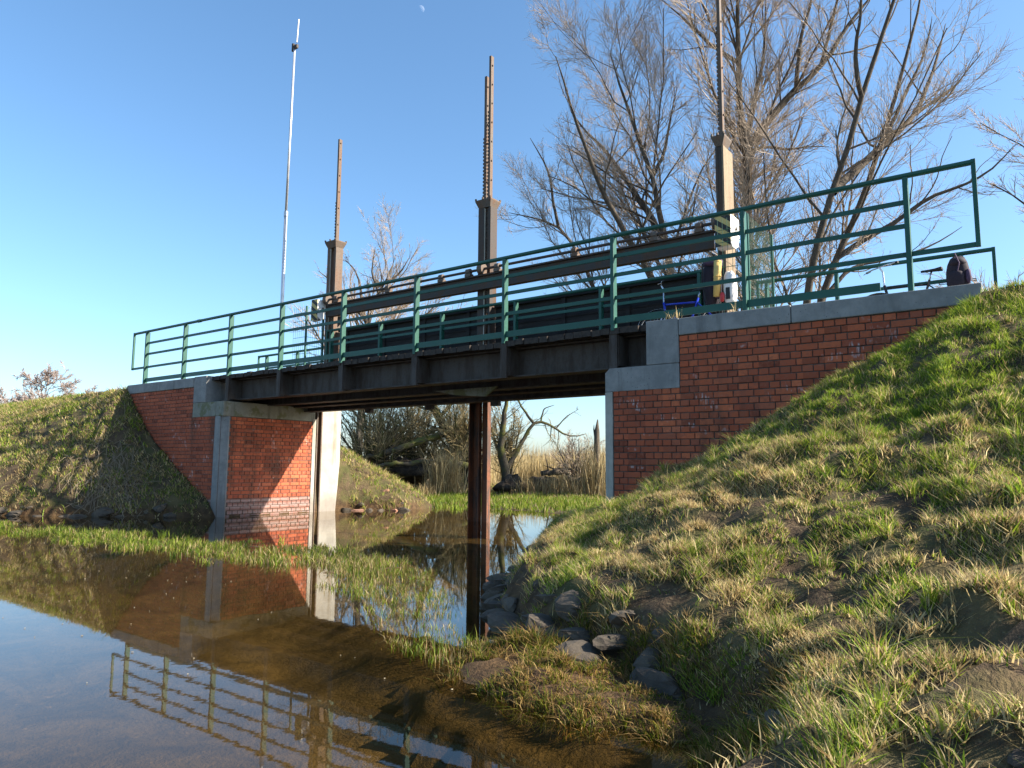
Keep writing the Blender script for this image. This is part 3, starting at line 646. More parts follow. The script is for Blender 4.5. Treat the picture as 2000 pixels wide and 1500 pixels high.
# ------------------------------------------------------------------ bicycles and bags
def bicycle(name, label, hx, y, steer, frame_mat, z0, group):
    """hx: x of the front axle, bike points to -x; leans towards +y at the top"""
    B_ = empty(name, (hx, y, z0), label, 'bicycle', group)
    lean = .22
    def P(a, h, s=0.0): return (hx+a, y+lean*h+s, z0+h)
    def wheel(a):
        W = MB(); n = (0, math.cos(math.atan(lean)), -math.sin(math.atan(lean)))
        W.torus(P(a, .345), n, .325, .017, 32, 6); w_ = W.obj('wheel', MAT['black'], B_, smooth=True)
        W = MB(); W.torus(P(a, .345), n, .302, .010, 32, 5)
        W.tube([P(a, .345, -.045), P(a, .345, .045)], .022, 8); W.obj('rim', MAT['chrome'], w_)
        W = MB(); c = Vector(P(a, .345)); e1 = Vector((1, 0, 0)); e2 = Vector(n).cross(e1)
        for k_ in range(20):
            an = 2*math.pi*k_/20; W.tube([c+(e1*math.cos(an)+e2*math.sin(an))*.02, c+(e1*math.cos(an)+e2*math.sin(an))*.30], .0016, 3, cap=False)
        W.obj('spokes', MAT['chrome'], w_)
        return w_
    wheel(0); wheel(1.06)
    F = MB()
    F.tube([P(.14, .60), P(.09, .80)], .020, 10); F.tube([P(.13, .76), P(.66, .735)], .017, 10); F.tube([P(.16, .62), P(.57, .32)], .021, 10)
    F.tube([P(.57, .32), P(.69, .80)], .017, 10)
    for s in (-.05, .05): F.tube([P(.57, .32), P(1.06, .345, s)], .010, 8); F.tube([P(.67, .735), P(1.06, .345, s)], .009, 8)
    F.obj('frame', frame_mat, B_, smooth=True)
    F = MB()
    for s in (-.055, .055): F.tube([P(.14, .60, s*.8), P(.07, .45, s), P(0, .345, s)], .012, 8)
    F.tube([P(.14, .60, -.05), P(.14, .60, .05)], .014, 6); F.obj('fork', MAT['chrome'], B_, smooth=True)
    F = MB(); F.tube([P(.69, .80), P(.72, .93)], .013, 8); F.obj('seatpost', MAT['chrome'], B_, smooth=True)
    F = MB()
    sad = [(-.14, .012), (-.05, .022), (.05, .055), (.13, .075), (.145, .05)]
    top_ = []; bot = []
    for a, wd_ in sad:
        for s in (-1, 1): top_.append(P(.72+a, .965+(.012 if a > .1 else 0), s*wd_)); bot.append(P(.72+a, .93, s*wd_*.8))
    fs = []
    nS = len(sad)
    for i in range(nS-1):
        fs += [(2*i, 2*i+2, 2*i+3, 2*i+1), (2*nS+2*i+1, 2*nS+2*i+3, 2*nS+2*i+2, 2*nS+2*i), (2*i, 2*nS+2*i, 2*nS+2*i+2, 2*i+2), (2*i+1, 2*i+3, 2*nS+2*i+3, 2*nS+2*i+1)]
    fs += [(0, 1, 2*nS+1, 2*nS), (2*nS-2, 4*nS-2, 4*nS-1, 2*nS-1)]
    F.add(top_+bot, fs); F.obj('saddle', MAT['black'], B_, bevel=.008)
    F = MB(); F.tube([P(.09, .80), P(.07, 1.03), P(.02, 1.115)], .013, 8); F.obj('stem', MAT['chrome'], B_)
    cs_, sn_ = math.cos(steer), math.sin(steer); P0_ = P
    def P(a, h, s=0.0):       # handlebar frame turned about the head tube
        return P0_(a*cs_-s*sn_, h, a*sn_+s*cs_)
    F = MB(); F.tube([P(.06, 1.12, -.30), P(.03, 1.12, -.16), P(.02, 1.115, 0), P(.03, 1.12, .16), P(.06, 1.12, .30)], .011, 8); H_ = F.obj('handlebar', MAT['chrome'], B_, smooth=True)
    for s in (-1, 1):
        F = MB(); F.tube([P(.055, 1.12, s*.24), P(.075, 1.12, s*.34)], .017, 8); F.obj('grip', MAT['black'], H_)
        F = MB(); F.tube([P(.04, 1.115, s*.2), P(-.02, 1.08, s*.24), P(-.01, 1.07, s*.3)], .006, 5); F.obj('brake_lever', MAT['chrome'], H_)
    P = P0_
    def guard(a, a0, a1):
        n = Vector((0, math.cos(math.atan(lean)), -math.sin(math.atan(lean)))); c = Vector(P(a, .345)); e1 = Vector((1, 0, 0)); e2 = e1.cross(n)*-1
        if e2.z < 0: e2 = -e2
        vs_ = []; fs_ = []
        for k_ in range(15):
            an = a0+(a1-a0)*k_/14; d_ = e1*math.cos(an)+e2*math.sin(an)
            for s, rr in ((-.026, .352), (0, .362), (.026, .352)): vs_.append(c+d_*rr+n*s)
        for k_ in range(14):
            for j in range(2): fs_.append((k_*3+j, k_*3+j+1, k_*3+j+4, k_*3+j+3))
        g_ = MB(); g_.add(vs_, fs_); o = g_.obj('mudguard', MAT['chrome'], B_, smooth=True)
        m_ = o.modifiers.new('thick', 'SOLIDIFY'); m_.thickness = .003
    guard(0, math.radians(20), math.radians(190)); guard(1.06, math.radians(-10), math.radians(150))
    F = MB(); F.torus(P(.57, .32, -.05), (0, 1, 0), .085, .006, 20, 5)
    F.tube([P(.57, .32, -.07), P(.66, .22, -.07)], .010, 6); F.box(hx+.62, hx+.72, y-.12+lean*.2, y-.04+lean*.2, z0+.205, z0+.225)
    F.tube([P(.57, .32, .07), P(.48, .42, .07)], .010, 6); F.obj('crankset', MAT['chrome'], B_)
    F = MB()
    for s in (-.06, .06):
        F.tube([P(.80, .72, s), P(1.28, .72, s)], .006, 6); F.tube([P(1.06, .345, s), P(1.10, .72, s)], .005, 6)
    for a in (.82, .97, 1.12, 1.27): F.tube([P(a, .72, -.06), P(a, .72, .06)], .005, 6)
    F.obj('luggage_rack', MAT['black'], B_)
    return B_, P
def blob(name, mat, c, r, seed, parent=None, power=2.6, amp=.10):
    rs = np.random.default_rng(seed); ph = rs.uniform(0, 6.28, 6)
    b_ = MB(); nu, nv = 16, 10; vs_ = []
    for i in range(nv+1):
        th = math.pi*i/nv
        for j in range(nu):
            f_ = 2*math.pi*j/nu; d_ = np.array([math.sin(th)*math.cos(f_), math.sin(th)*math.sin(f_), math.cos(th)])
            k_ = (abs(d_[0])**power+abs(d_[1])**power+abs(d_[2])**power)**(-1/power)
            w_ = 1+amp*(math.sin(3*f_+ph[0]+2*th)*.4+math.sin(5*th+ph[1])*.35+math.sin(7*f_+4*th+ph[2])*.25)
            vs_.append(tuple(np.array(c)+d_*k_*w_*np.array(r)))
    fs_ = [(i*nu+j, (i+1)*nu+j, (i+1)*nu+(j+1) % nu, i*nu+(j+1) % nu) for i in range(nv) for j in range(nu)]
    b_.add(vs_, fs_); return b_.obj(name, mat, parent, smooth=True)
bicycle('bicycle', 'blue touring bicycle leaning on the inner railing left of the luggage', 12.72, 2.02, 0.35, MAT['blue'], 3.04, 'parked bicycles on the bridge')
PK = empty('backpack', (13.72, 1.98, 3.55), 'tall dark plum rucksack standing on the blue bicycle carrier', 'backpack')
blob('bag_body', MAT['cloth_dark'], (13.70, 2.06, 3.98), (.14, .16, .40), 3, PK)
blob('lid', MAT['cloth_plum'], (13.72, 2.05, 4.33), (.15, .17, .075), 4, PK)
blob('side_pocket', MAT['cloth_plum'], (13.83, 1.93, 3.93), (.05, .09, .20), 5, PK)
b = MB(); b.tube([(13.62, 1.88, 4.30), (13.60, 1.875, 4.0), (13.66, 1.89, 3.7)], .014, 6); b.obj('strap', MAT['black'], PK)
b = MB(); b.tube([(13.84, 1.86, 3.74), (13.87, 1.86, 4.30)], [.052, .060], 14); b.torus((13.86, 1.86, 4.05), (0, 0, 1), .062, .006, 16, 5)
tag(b.obj('sleeping_mat', MAT['cloth_yellow'], None, smooth=True), 'rolled yellow sleeping mat strapped upright beside the dark rucksack', 'sleeping mat')
WB = empty('pannier', (14.02, 1.90, 3.45), 'white and red pannier bag hanging right of the yellow mat', 'pannier')
blob('bag_body', MAT['clothwhite'], (14.02, 1.96, 3.86), (.09, .10, .26), 8, WB, 4)
blob('pocket', MAT['red'], (13.93, 1.85, 3.72), (.035, .03, .075), 9, WB)
b = MB(); b.box(13.985, 14.05, 1.852, 1.868, 3.68, 3.86); b.obj('buckle_strap', MAT['black'], WB)
bicycle('bicycle', 'black bicycle leaning on the rear railing at the right end of the bridge', 15.86, 3.10, 0.85, MAT['black'], 3.10, 'parked bicycles on the bridge')
PB = empty('rucksack', (16.98, 3.2, 3.70), 'round black daypack sitting on the second bicycle by the end post', 'backpack')
blob('bag_body', MAT['cloth_dark'], (16.92, 3.22, 3.88), (.15, .12, .30), 12, PB, 2.5, .05)
b = MB(); b.tube([(16.90, 3.09, 4.2), (16.95, 3.075, 4.05), (16.90, 3.09, 3.85)], .010, 6); b.obj('zip_seam', MAT['cloth_plum'], PB)
blob('side_pocket', MAT['cloth_plum'], (17.05, 3.14, 3.86), (.035, .05, .10), 13, PB)
blob('front_pocket', MAT['cloth_dark'], (16.90, 3.10, 3.82), (.10, .045, .13), 14, PB, 3.0, .05)
blob('top_flap', MAT['cloth_dark'], (16.92, 3.19, 4.08), (.115, .11, .075), 15, PB, 2.2, .06)

# ------------------------------------------------------------------ stones
def stone_mesh(seed, flatness=.6):
    rs = np.random.default_rng(seed); nu, nv = 14, 9
    ang = np.sort(rs.uniform(0, 6.28, 5)); pl = rs.normal(0, 1, (14, 3)); pl /= np.linalg.norm(pl, axis=1)[:, None]; pd = rs.uniform(.52, .82, 14)
    def R_(d_):
        r_ = 1.05
        for n_, dd in zip(pl, pd):
            c_ = n_ @ d_
            if c_ > .2: r_ = min(r_, dd/c_)
        return r_
    vs_ = []
    for i in range(nv+1):
        th = math.pi*i/nv
        for j in range(nu):
            f_ = 2*math.pi*(j+.5*(i % 2))/nu; d_ = np.array([math.sin(th)*math.cos(f_), math.sin(th)*math.sin(f_), math.cos(th)])
            p_ = d_*R_(d_)*rs.uniform(.985, 1.015); vs_.append((p_[0], p_[1]*.8, p_[2]*flatness))
    fs_ = [(i*nu+j, (i+1)*nu+j, (i+1)*nu+(j+1) % nu, i*nu+(j+1) % nu) for i in range(nv) for j in range(nu)]
    b_ = MB(); b_.add(vs_, fs_); return b_.mesh('stone')
STONES = [stone_mesh(s) for s in range(9)]
for i_, m_ in enumerate(STONES): m_.materials.append(MAT['stone_red'] if i_ == 8 else MAT['stone'])
def stone(x, y, size, dz=0.0, rz=None, tilt=None, k=None, z=None):
    o = bpy.data.objects.new('stone', STONES[random.randrange(8) if k is None else k]); COL.objects.link(o); o.parent = GROUND
    zz = float(ground_z(np.array([x]), np.array([y]))[0]) if z is None else z
    o.location = (x, y, zz+dz); o.scale = (size, size*random.uniform(.8, 1.1), size*random.uniform(.6, .95))
    o.rotation_euler = (random.uniform(-.18, .18) if tilt is None else tilt, random.uniform(-.18, .18), random.uniform(0, 6.28) if rz is None else rz)
def along(poly, s0, s1, n_):
    p_ = np.array(poly, float); seg = np.linalg.norm(np.diff(p_, axis=0), axis=1); cs = np.concatenate([[0], np.cumsum(seg)])
    out = []
    for s in np.linspace(s0, s1, n_):
        i = min(np.searchsorted(cs, s, 'right')-1, len(seg)-1); t = (s-cs[i])/seg[i]; out.append(p_[i]*(1-t)+p_[i+1]*t)
    return out
# near bank: stone edge above the little cove
for row, (off, zc, n_) in enumerate(((.02, .05, 17), (.16, .17, 17), (.30, .28, 14))):
    for p_ in along(SHORE_R[3:8], .9+row*.12, 5.6, n_):
        stone(p_[0]+off*.75+random.uniform(-.06, .06), p_[1]+off*.65+random.uniform(-.06, .06), random.choice((.11, .15, .19, .24)), z=zc-.05+random.uniform(-.04, .04))
for (x_, y_, s_) in ((16.95, -6.0, .15), (17.22, -6.35, .17), (17.5, -6.05, .14), (17.15, -5.7, .12), (17.75, -6.35, .16), (17.0, -6.5, .14), (17.9, -5.95, .12), (16.7, -5.55, .12), (17.45, -6.6, .15), (17.3, -5.4, .11), (17.7, -6.6, .15)):
    stone(x_, y_, s_, -.07, tilt=random.uniform(-.15, .15))
# opposite bank: stone row at the water's edge
for row, (off, zc) in enumerate(((.0, .06), (.2, .2))):
    for p_ in along(SHORE_L[:6], .35+row*.2, 6.2, 19-row*3):
        stone(p_[0]-off*.5+random.uniform(-.16, .16), p_[1]+off*.85+random.uniform(-.12, .16), random.choice((.09, .13, .17, .22, .26))*random.uniform(.85, 1.15), z=zc-.07+random.uniform(-.08, .06))
# far bank stones behind the guide pier
for row in range(4):
    for p_ in along(SHORE_FL[:3], .15+row*.08, 1.6-row*.2, 6-row):
        stone(p_[0]-row*.16, p_[1]+row*.19+random.uniform(-.05, .05), random.uniform(.15, .22), z=-.02+row*.15, k=8 if random.random() < .3 else None)

# ------------------------------------------------------------------ grass and reeds (joined blades)
def blades(name, mat, P, H, W, lean, cols, droop=0.35, parent=None):
    n_ = len(P); az = RNG.uniform(0, 2*np.pi, n_); fa = RNG.uniform(0, 2*np.pi, n_)
    ld = np.stack([np.cos(az), np.sin(az), np.zeros(n_)], 1); wd_ = np.stack([np.cos(fa), np.sin(fa), np.zeros(n_)], 1)*W[:, None]*.5
    up = np.array([0, 0, 1.0])
    mid = P+up*(H*.55)[:, None]+ld*(H*lean*.35)[:, None]
    tip = P+up*(H*(1-droop*lean*.6))[:, None]+ld*(H*lean)[:, None]
    V = np.stack([P-wd_, P+wd_, mid-wd_*.8, mid+wd_*.8, tip], 1).reshape(-1, 3)
    base = (np.arange(n_)*5)[:, None]
    lp = np.concatenate([base+np.array([0, 1, 3, 2]), base+np.array([2, 3, 4])], 1).ravel()
    tt = np.tile([4, 3], n_)
    shade = np.array([.75, .75, 1.0, 1.0, 1.12])
    C_ = (cols[:, None, :]*np.ones((1, 5, 1))).reshape(-1, 3)
    o = link(name, fastmesh(name, V, lp, tt, C_), mat, parent); return o
GREEN = np.array([(0.14, 0.20, 0.016), (0.19, 0.25, 0.022), (0.085, 0.15, 0.014), (0.24, 0.27, 0.04)])
STRAW = np.array([(0.42, 0.32, 0.15), (0.32, 0.235, 0.10), (0.50, 0.40, 0.21), (0.25, 0.17, 0.075)])
def palette(pg):
    n_ = len(pg); g = GREEN[RNG.integers(0, 4, n_)]; s = STRAW[RNG.integers(0, 4, n_)]
    c = np.where((RNG.uniform(size=n_) < pg)[:, None], g, s); return c*RNG.uniform(.75, 1.2, (n_, 1))
def scatter(n_, x0, x1, y0, y1): return RNG.uniform(x0, x1, n_), RNG.uniform(y0, y1, n_)
def tufts(cx, cy, per, rad):
    k_ = np.repeat(np.arange(len(cx)), per); n_ = len(k_)
    a = RNG.uniform(0, 6.283, n_); r_ = np.abs(RNG.normal(0, 1, n_))*np.repeat(rad, per)*.6
    return cx[k_]+np.cos(a)*r_, cy[k_]+np.sin(a)*r_, k_

# near right bank
def scarp_bare(x, y):
    return (dpoly(x, y, SHORE_R[3:8]) < .42+.12*(fbm(x*4, y*4, 2, 3)-.5)) & (x < 16.3) & (y < -1.9)
def bank_grass(name, label, n_t, per, area, land, hmin, hmax, wid, greenf, dens, radr=(.03, .09)):
    cx, cy = scatter(n_t, *area); ok = inside(cx, cy, land); cx, cy = cx[ok], cy[ok]
    z_ = ground_z(cx, cy); d_ = dens(cx, cy, z_); ok = (RNG.uniform(size=len(cx)) < d_*np.where(scarp_bare(cx, cy), .45, 1)) & (z_ > .04); cx, cy = cx[ok], cy[ok]
    rad = RNG.uniform(*radr, len(cx)); x_, y_, k_ = tufts(cx, cy, per, rad)
    z_ = ground_z(x_, y_)-.015; hh = RNG.uniform(hmin, hmax, len(cx))*(.7+.8*fbm(cx*1.7, cy*1.7, 3, 21))
    H = hh[k_]*RNG.uniform(.45, 1.1, len(x_)); W = wid*RNG.uniform(.6, 1.3, len(x_))
    pg = np.clip(greenf(cx, cy)+RNG.normal(0, .12, len(cx)), 0.02, .98)[k_]
    lean = np.abs(RNG.normal(.75, .45, len(x_)))
    tone = RNG.uniform(.65, 1.3, len(cx))[k_][:, None]
    keep = ~((y_ > -.16) & (y_ < 3.5) & (((x_ > 13.0) & (x_ < 17.33)) | ((x_ > -.44) & (x_ < 3.8))))
    o = blades(name, MAT['grass'], np.stack([x_, y_, z_], 1)[keep], H[keep], W[keep], lean[keep], palette(pg[keep])*tone[keep]*1.3)
    return tag(o, label, 'grass', kind='stuff')
hR = lambda x, y: sstep(.9, 2.1, ground_z(x, y))
bank_grass('bank_grass', 'short tufted grass on the near right bank', 17000, 12, (12.0, 21.5, -7.6, .4), LAND_R, .035, .085, .0054,
           lambda x, y: .42+.5*hR(x, y)+.6*(fbm(x*1.3, y*1.3, 3, 33)-.5), lambda x, y, z: (.45+.55*sstep(.4, 1.2, z))*(.10+.86*sstep(.38, .53, fbm(x*1.6, y*1.6, 4, 41)+.20*sstep(.5, 2.2, z))))
bank_grass('bank_grass', 'flattened dry grass matting the near right bank', 12000, 10, (12.0, 21.0, -7.0, .4), LAND_R, .04, .11, .0048,
           lambda x, y: .12+.25*hR(x, y), lambda x, y, z: .08+.8*sstep(.46, .6, fbm(x*1.2+5, y*1.2, 4, 55))*(1-.5*sstep(1.2, 2.4, z))*(.45+.55*sstep(.4, 1.1, z)), (.05, .15))
bank_grass('bank_grass', 'scattered long-bladed tussocks on the lower right bank', 220, 80, (12.4, 18.6, -7.0, -.4), LAND_R, .09, .18, .0055,
           lambda x, y: .35+.55*(fbm(x*2, y*2, 2, 77)), lambda x, y, z: np.where(z < 1.6, .8, .25), (.03, .07))
# close turf: single-facet blades, matted in clumps with thin bare seams between them
def turf(name, label, n_, area, land, wid, h0, h1, greenf, bare, seed, fine=5.5):
    x_, y_ = scatter(n_, *area); ok = inside(x_, y_, land); x_, y_ = x_[ok], y_[ok]
    cl = fbm(x_*fine, y_*fine, 3, seed); md = fbm(x_*1.5, y_*1.5, 3, seed+7); z_ = ground_z(x_, y_)
    ok = (cl+.55*(md-.5) > bare(z_)+.16*scarp_bare(x_, y_)) & (z_ > .05) & ~((y_ > -.16) & (y_ < 3.5) & (((x_ > 13.0) & (x_ < 17.33)) | ((x_ > -.44) & (x_ < 3.8))))
    x_, y_, z_, cl, md = x_[ok], y_[ok], z_[ok], cl[ok], md[ok]; n2 = len(x_)
    H = (h0+(h1-h0)*np.clip((cl-.3)*2.4, 0, 1))*RNG.uniform(.5, 1.2, n2)
    a = RNG.uniform(0, 6.283, n2); fa = RNG.uniform(0, 6.283, n2); ln = np.abs(RNG.normal(.8, .5, n2))
    P_ = np.stack([x_, y_, z_-.008], 1); w_ = np.stack([np.cos(fa), np.sin(fa), 0*fa], 1)*(wid*RNG.uniform(.6, 1.3, n2)*.5)[:, None]
    T_ = P_+np.stack([np.cos(a)*ln*H, np.sin(a)*ln*H, H], 1)
    pg = np.clip(greenf(z_)+1.5*(fbm(x_*2.2, y_*2.2, 3, seed+3)-.5)+.5*(cl-.5), .05, .97)
    V = np.stack([P_-w_, P_+w_, T_], 1).reshape(-1, 3); c_ = palette(pg)*1.25*(.7+.6*fbm(x_*3.1, y_*3.1, 2, seed+5))[:, None]
    me_ = fastmesh(name, V, np.arange(n2*3), np.full(n2, 3), np.repeat(c_, 3, 0))
    return tag(link(name, me_, MAT['grass']), label, 'grass', kind='stuff')
turf('bank_turf', 'close green and straw turf covering the near right bank', 600000, (12.0, 19.6, -6.9, .3), LAND_R, .0085, .02, .075,
     lambda z: .34+.46*sstep(.9, 2.0, z), lambda z: .44-.10*sstep(.6, 1.8, z), 131)
turf('bank_turf', 'close straw turf covering the left embankment', 170000, (-16, 3.9, -6.5, .9), LAND_L, .022, .04, .12, lambda z: .42+0*z, lambda z: .40+0*z, 141, 3.5)
# dike behind the camera side, far right and crest
bank_grass('bank_grass', 'mixed green and straw grass on the left embankment', 7000, 9, (-22, 3.9, -7.5, .9), LAND_L, .07, .17, .016,
           lambda x, y: .40+.5*(fbm(x*.8, y*.8, 3, 61)-.5)+.1*sstep(1, 2.6, ground_z(x, y)), lambda x, y, z: .35+.6*sstep(.35, .6, fbm(x, y, 4, 63)), (.06, .16))
bank_grass('bank_grass', 'grass on the far bank behind the guide pier', 5500, 8, (-6, 5.2, 3.2, 9), LAND_FL, .08, .2, .014, lambda x, y: .45+0*x, lambda x, y, z: .7+0*x, (.06, .14))
# crest tops
cx, cy = scatter(1500, 17.3, 21, -.6, 3.9); x_, y_, k_ = tufts(cx, cy, 8, np.full(len(cx), .09)); z_ = ground_z(x_, y_)-.01
kp = z_ > 2.5
tag(blades('crest_grass', MAT['grass'], np.stack([x_, y_, z_], 1)[kp], RNG.uniform(.05, .16, len(x_))[kp], np.full(len(x_), .008)[kp], np.abs(RNG.normal(.4, .3, len(x_)))[kp], palette(np.full(len(x_), .4))[kp]), 'grass along the road edge on the right crest', 'grass', kind='stuff')
# spit tufts
cx, cy = scatter(1500, 14.6, 17.1, -6.2, -4.7); ok = inside(cx, cy, SPIT) & (ground_z(cx, cy) > -.03) & (fbm(cx*3, cy*3, 3, 5) > .30); cx, cy = cx[ok], cy[ok]
x_, y_, k_ = tufts(cx, cy, 28, RNG.uniform(.03, .08, len(cx))); z_ = np.maximum(ground_z(x_, y_), -.05)-.01
hh = RNG.uniform(.03, .10, len(cx))*(.3+1.6*fbm(cx*2.5, cy*2.5, 2, 8)**1.3); pg = np.clip(.42+RNG.normal(0, .25, len(cx)), .03, .9)[k_]
cl = palette(pg)*np.array([1.0, .85, .6])
tag(blades('spit_grass', MAT['grass'], np.stack([x_, y_, z_], 1), hh[k_]*RNG.uniform(.5, 1.1, len(x_)), np.full(len(x_), .0055), np.abs(RNG.normal(.95, .5, len(x_))), cl*.8*RNG.uniform(.6, 1.2, len(cx))[k_][:, None]), 'olive grass tufts on the muddy spit at the water edge', 'grass', kind='stuff')
# emergent grass band in the water
cx, cy = scatter(13000, -2, 15.1, -5.6, -1.5); ok = inside(cx, cy, GRASSBAND); db_ = dpoly(cx, cy, GRASSBAND, True)
ok &= (fbm(cx*1.9, cy*1.9, 4, 91) > .56-.2*sstep(.1, .8, db_)-.16*sstep(11, 13, cx)+RNG.normal(0, .03, len(cx))); cx, cy = cx[ok], cy[ok]
x_, y_, k_ = tufts(cx, cy, 11, np.full(len(cx), .09)); hgt = (RNG.uniform(.04, .15, len(cx))*(.5+1.1*fbm(cx*1.2, cy*1.2, 3, 19)))[k_]*RNG.uniform(.5, 1.1, len(x_))*(1-.35*sstep(11, 14.5, x_))
pg = np.clip(.82-.25*sstep(6, 13, cx)+RNG.normal(0, .15, len(cx)), .05, 1)[k_]
tag(blades('water_grass', MAT['grass'], np.stack([x_, y_, np.full(len(x_), -.03)], 1), hgt, np.full(len(x_), .011)*(1-.4*sstep(9, 14, x_)), np.abs(RNG.normal(.4, .3, len(x_))), palette(pg)*np.array([.95, .95, .9])*RNG.uniform(.6, 1.2, len(cx))[k_][:, None]), 'fresh green grass standing in the shallow water across the river', 'water grass', kind='stuff')
# far marsh grass under the bridge
cx, cy = scatter(6500, -3, 15, 4.4, 19); ok = (ground_z(cx, cy) > -.10) & ~inside(cx, cy, LAND_FL) & ~inside(cx, cy, LAND_FR); cx, cy = cx[ok], cy[ok]
x_, y_, k_ = tufts(cx, cy, 8, np.full(len(cx), .16)); z_ = np.maximum(ground_z(x_, y_), -.03)
hgt = RNG.uniform(.08, .22, len(cx))[k_]*RNG.uniform(.5, 1.1, len(x_)); pg = np.clip(.92-.55*sstep(9, 16, cy)+RNG.normal(0, .12, len(cx)), .05, 1)[k_]
tag(blades('marsh_grass', MAT['grass'], np.stack([x_, y_, z_], 1), hgt, np.full(len(x_), .022), np.abs(RNG.normal(.3, .25, len(x_))), palette(pg)), 'bright marsh grass beyond the bridge opening', 'marsh grass', kind='stuff')
# reeds
def reeds(name, label, area, n_, h0, h1, fn=None, wid=.02):
    x_, y_ = scatter(n_, *area)
    if fn is not None: ok = fn(x_, y_); x_, y_ = x_[ok], y_[ok]
    z_ = np.maximum(ground_z(x_, y_), 0)-.02; n2 = len(x_)
    H = RNG.uniform(h0, h1, n2)*(.55+.8*fbm(x_*.35, y_*.35, 3, 15))
    cl = STRAW[RNG.integers(0, 3, n2)]*RNG.uniform(.6, 1.15, (n2, 1))
    return tag(blades(name, MAT['straw'], np.stack([x_, y_, z_], 1), H, wid*RNG.uniform(.6, 1.4, n2), np.abs(RNG.normal(.10, .14, n2)), cl), label, 'reeds', kind='stuff')
reeds('reed_bed', 'pale dry reed bed stretching away under the bridge', (-14, 16, 22, 75), 30000, 1.1, 2.3, wid=.035)
reeds('reed_bed', 'dry reed clumps at the edge of the marsh', (-6, 12, 16, 23), 9000, .7, 2.2, lambda x, y: fbm(x*.5, y*.5, 3, 25) > .5, .022)
# dry sedge stems lying on the left embankment near the wall
n_ = 900; t_ = RNG.uniform(0, 1, n_); x_ = RNG.normal(1.55, .75, n_); y_ = RNG.normal(-1.35, .38, n_)
ok = inside(x_, y_, LAND_L) & (y_ < -.3); x_, y_ = x_[ok], y_[ok]; n_ = len(x_); z_ = ground_z(x_, y_)+.03
b = MB()
for i in range(n_):
    a = random.uniform(0, 6.28); l_ = random.uniform(.15, .55); dx, dy = math.cos(a)*l_, math.sin(a)*l_*.6
    z2 = float(z_[i]); gz2 = float(ground_z(np.array([x_[i]+dx]), np.array([y_[i]+dy]))[0])+random.uniform(.03, .12)
    if i < 260: b.tube([(x_[i], y_[i], z2), (x_[i]+dx*.5, y_[i]+dy*.5, (z2+gz2)/2+.03), (x_[i]+dx, y_[i]+dy, max(gz2, .05))], [.006, .005, .003], 4, cap=False)
tag(b.obj('reed_litter', simple('dry_reed', (0.22, 0.175, 0.115), (0.15, 0.115, 0.075), 4, .8, .1)), 'loose dry reed stems heaped below the left wing wall', 'reed litter', kind='stuff')

# ------------------------------------------------------------------ bare trees
def tube_batch(PT, RD, sides):
    """PT (N,K,3), RD (N,K) -> verts, loops"""
    N_, K_, _ = PT.shape
    T = np.empty_like(PT); T[:, 1:-1] = PT[:, 2:]-PT[:, :-2]; T[:, 0] = PT[:, 1]-PT[:, 0]; T[:, -1] = PT[:, -1]-PT[:, -2]
    T /= np.linalg.norm(T, axis=2, keepdims=True)+1e-9
    ref = np.where(np.abs(T[:, :1, 2:3]) < .8, np.array([0, 0, 1.0]), np.array([1.0, 0, 0]))
    nn = np.cross(T, np.broadcast_to(ref, T.shape)); nn /= np.linalg.norm(nn, axis=2, keepdims=True)+1e-9
    bb = np.cross(T, nn); a = np.arange(sides)*2*np.pi/sides
    V = PT[:, :, None]+RD[:, :, None, None]*(nn[:, :, None]*np.cos(a)[None, None, :, None]+bb[:, :, None]*np.sin(a)[None, None, :, None])
    base = (np.arange(N_)*K_*sides)[:, None, None]
    i = (np.arange(K_-1)*sides)[None, :, None]; j = np.arange(sides)[None, None, :]; j2 = (np.arange(sides)+1) % sides
    q_ = np.stack([base+i+j, base+i+j2[None, None, :], base+i+sides+j2[None, None, :], base+i+sides+j], -1)
    return V.reshape(-1, 3), q_.reshape(-1, 4)
def resample(P_, K_):
    P_ = np.array(P_, float); s = np.concatenate([[0], np.cumsum(np.linalg.norm(np.diff(P_, axis=0), axis=1))]); t = np.linspace(0, s[-1], K_)
    # smooth a little: Catmull-Rom-ish through linear samples
    Q = np.stack([np.interp(t, s, P_[:, k]) for k in range(P_.shape[1])], 1)
    for _ in range(2): Q[1:-1] = .25*Q[:-2]+.5*Q[1:-1]+.25*Q[2:]
    return Q
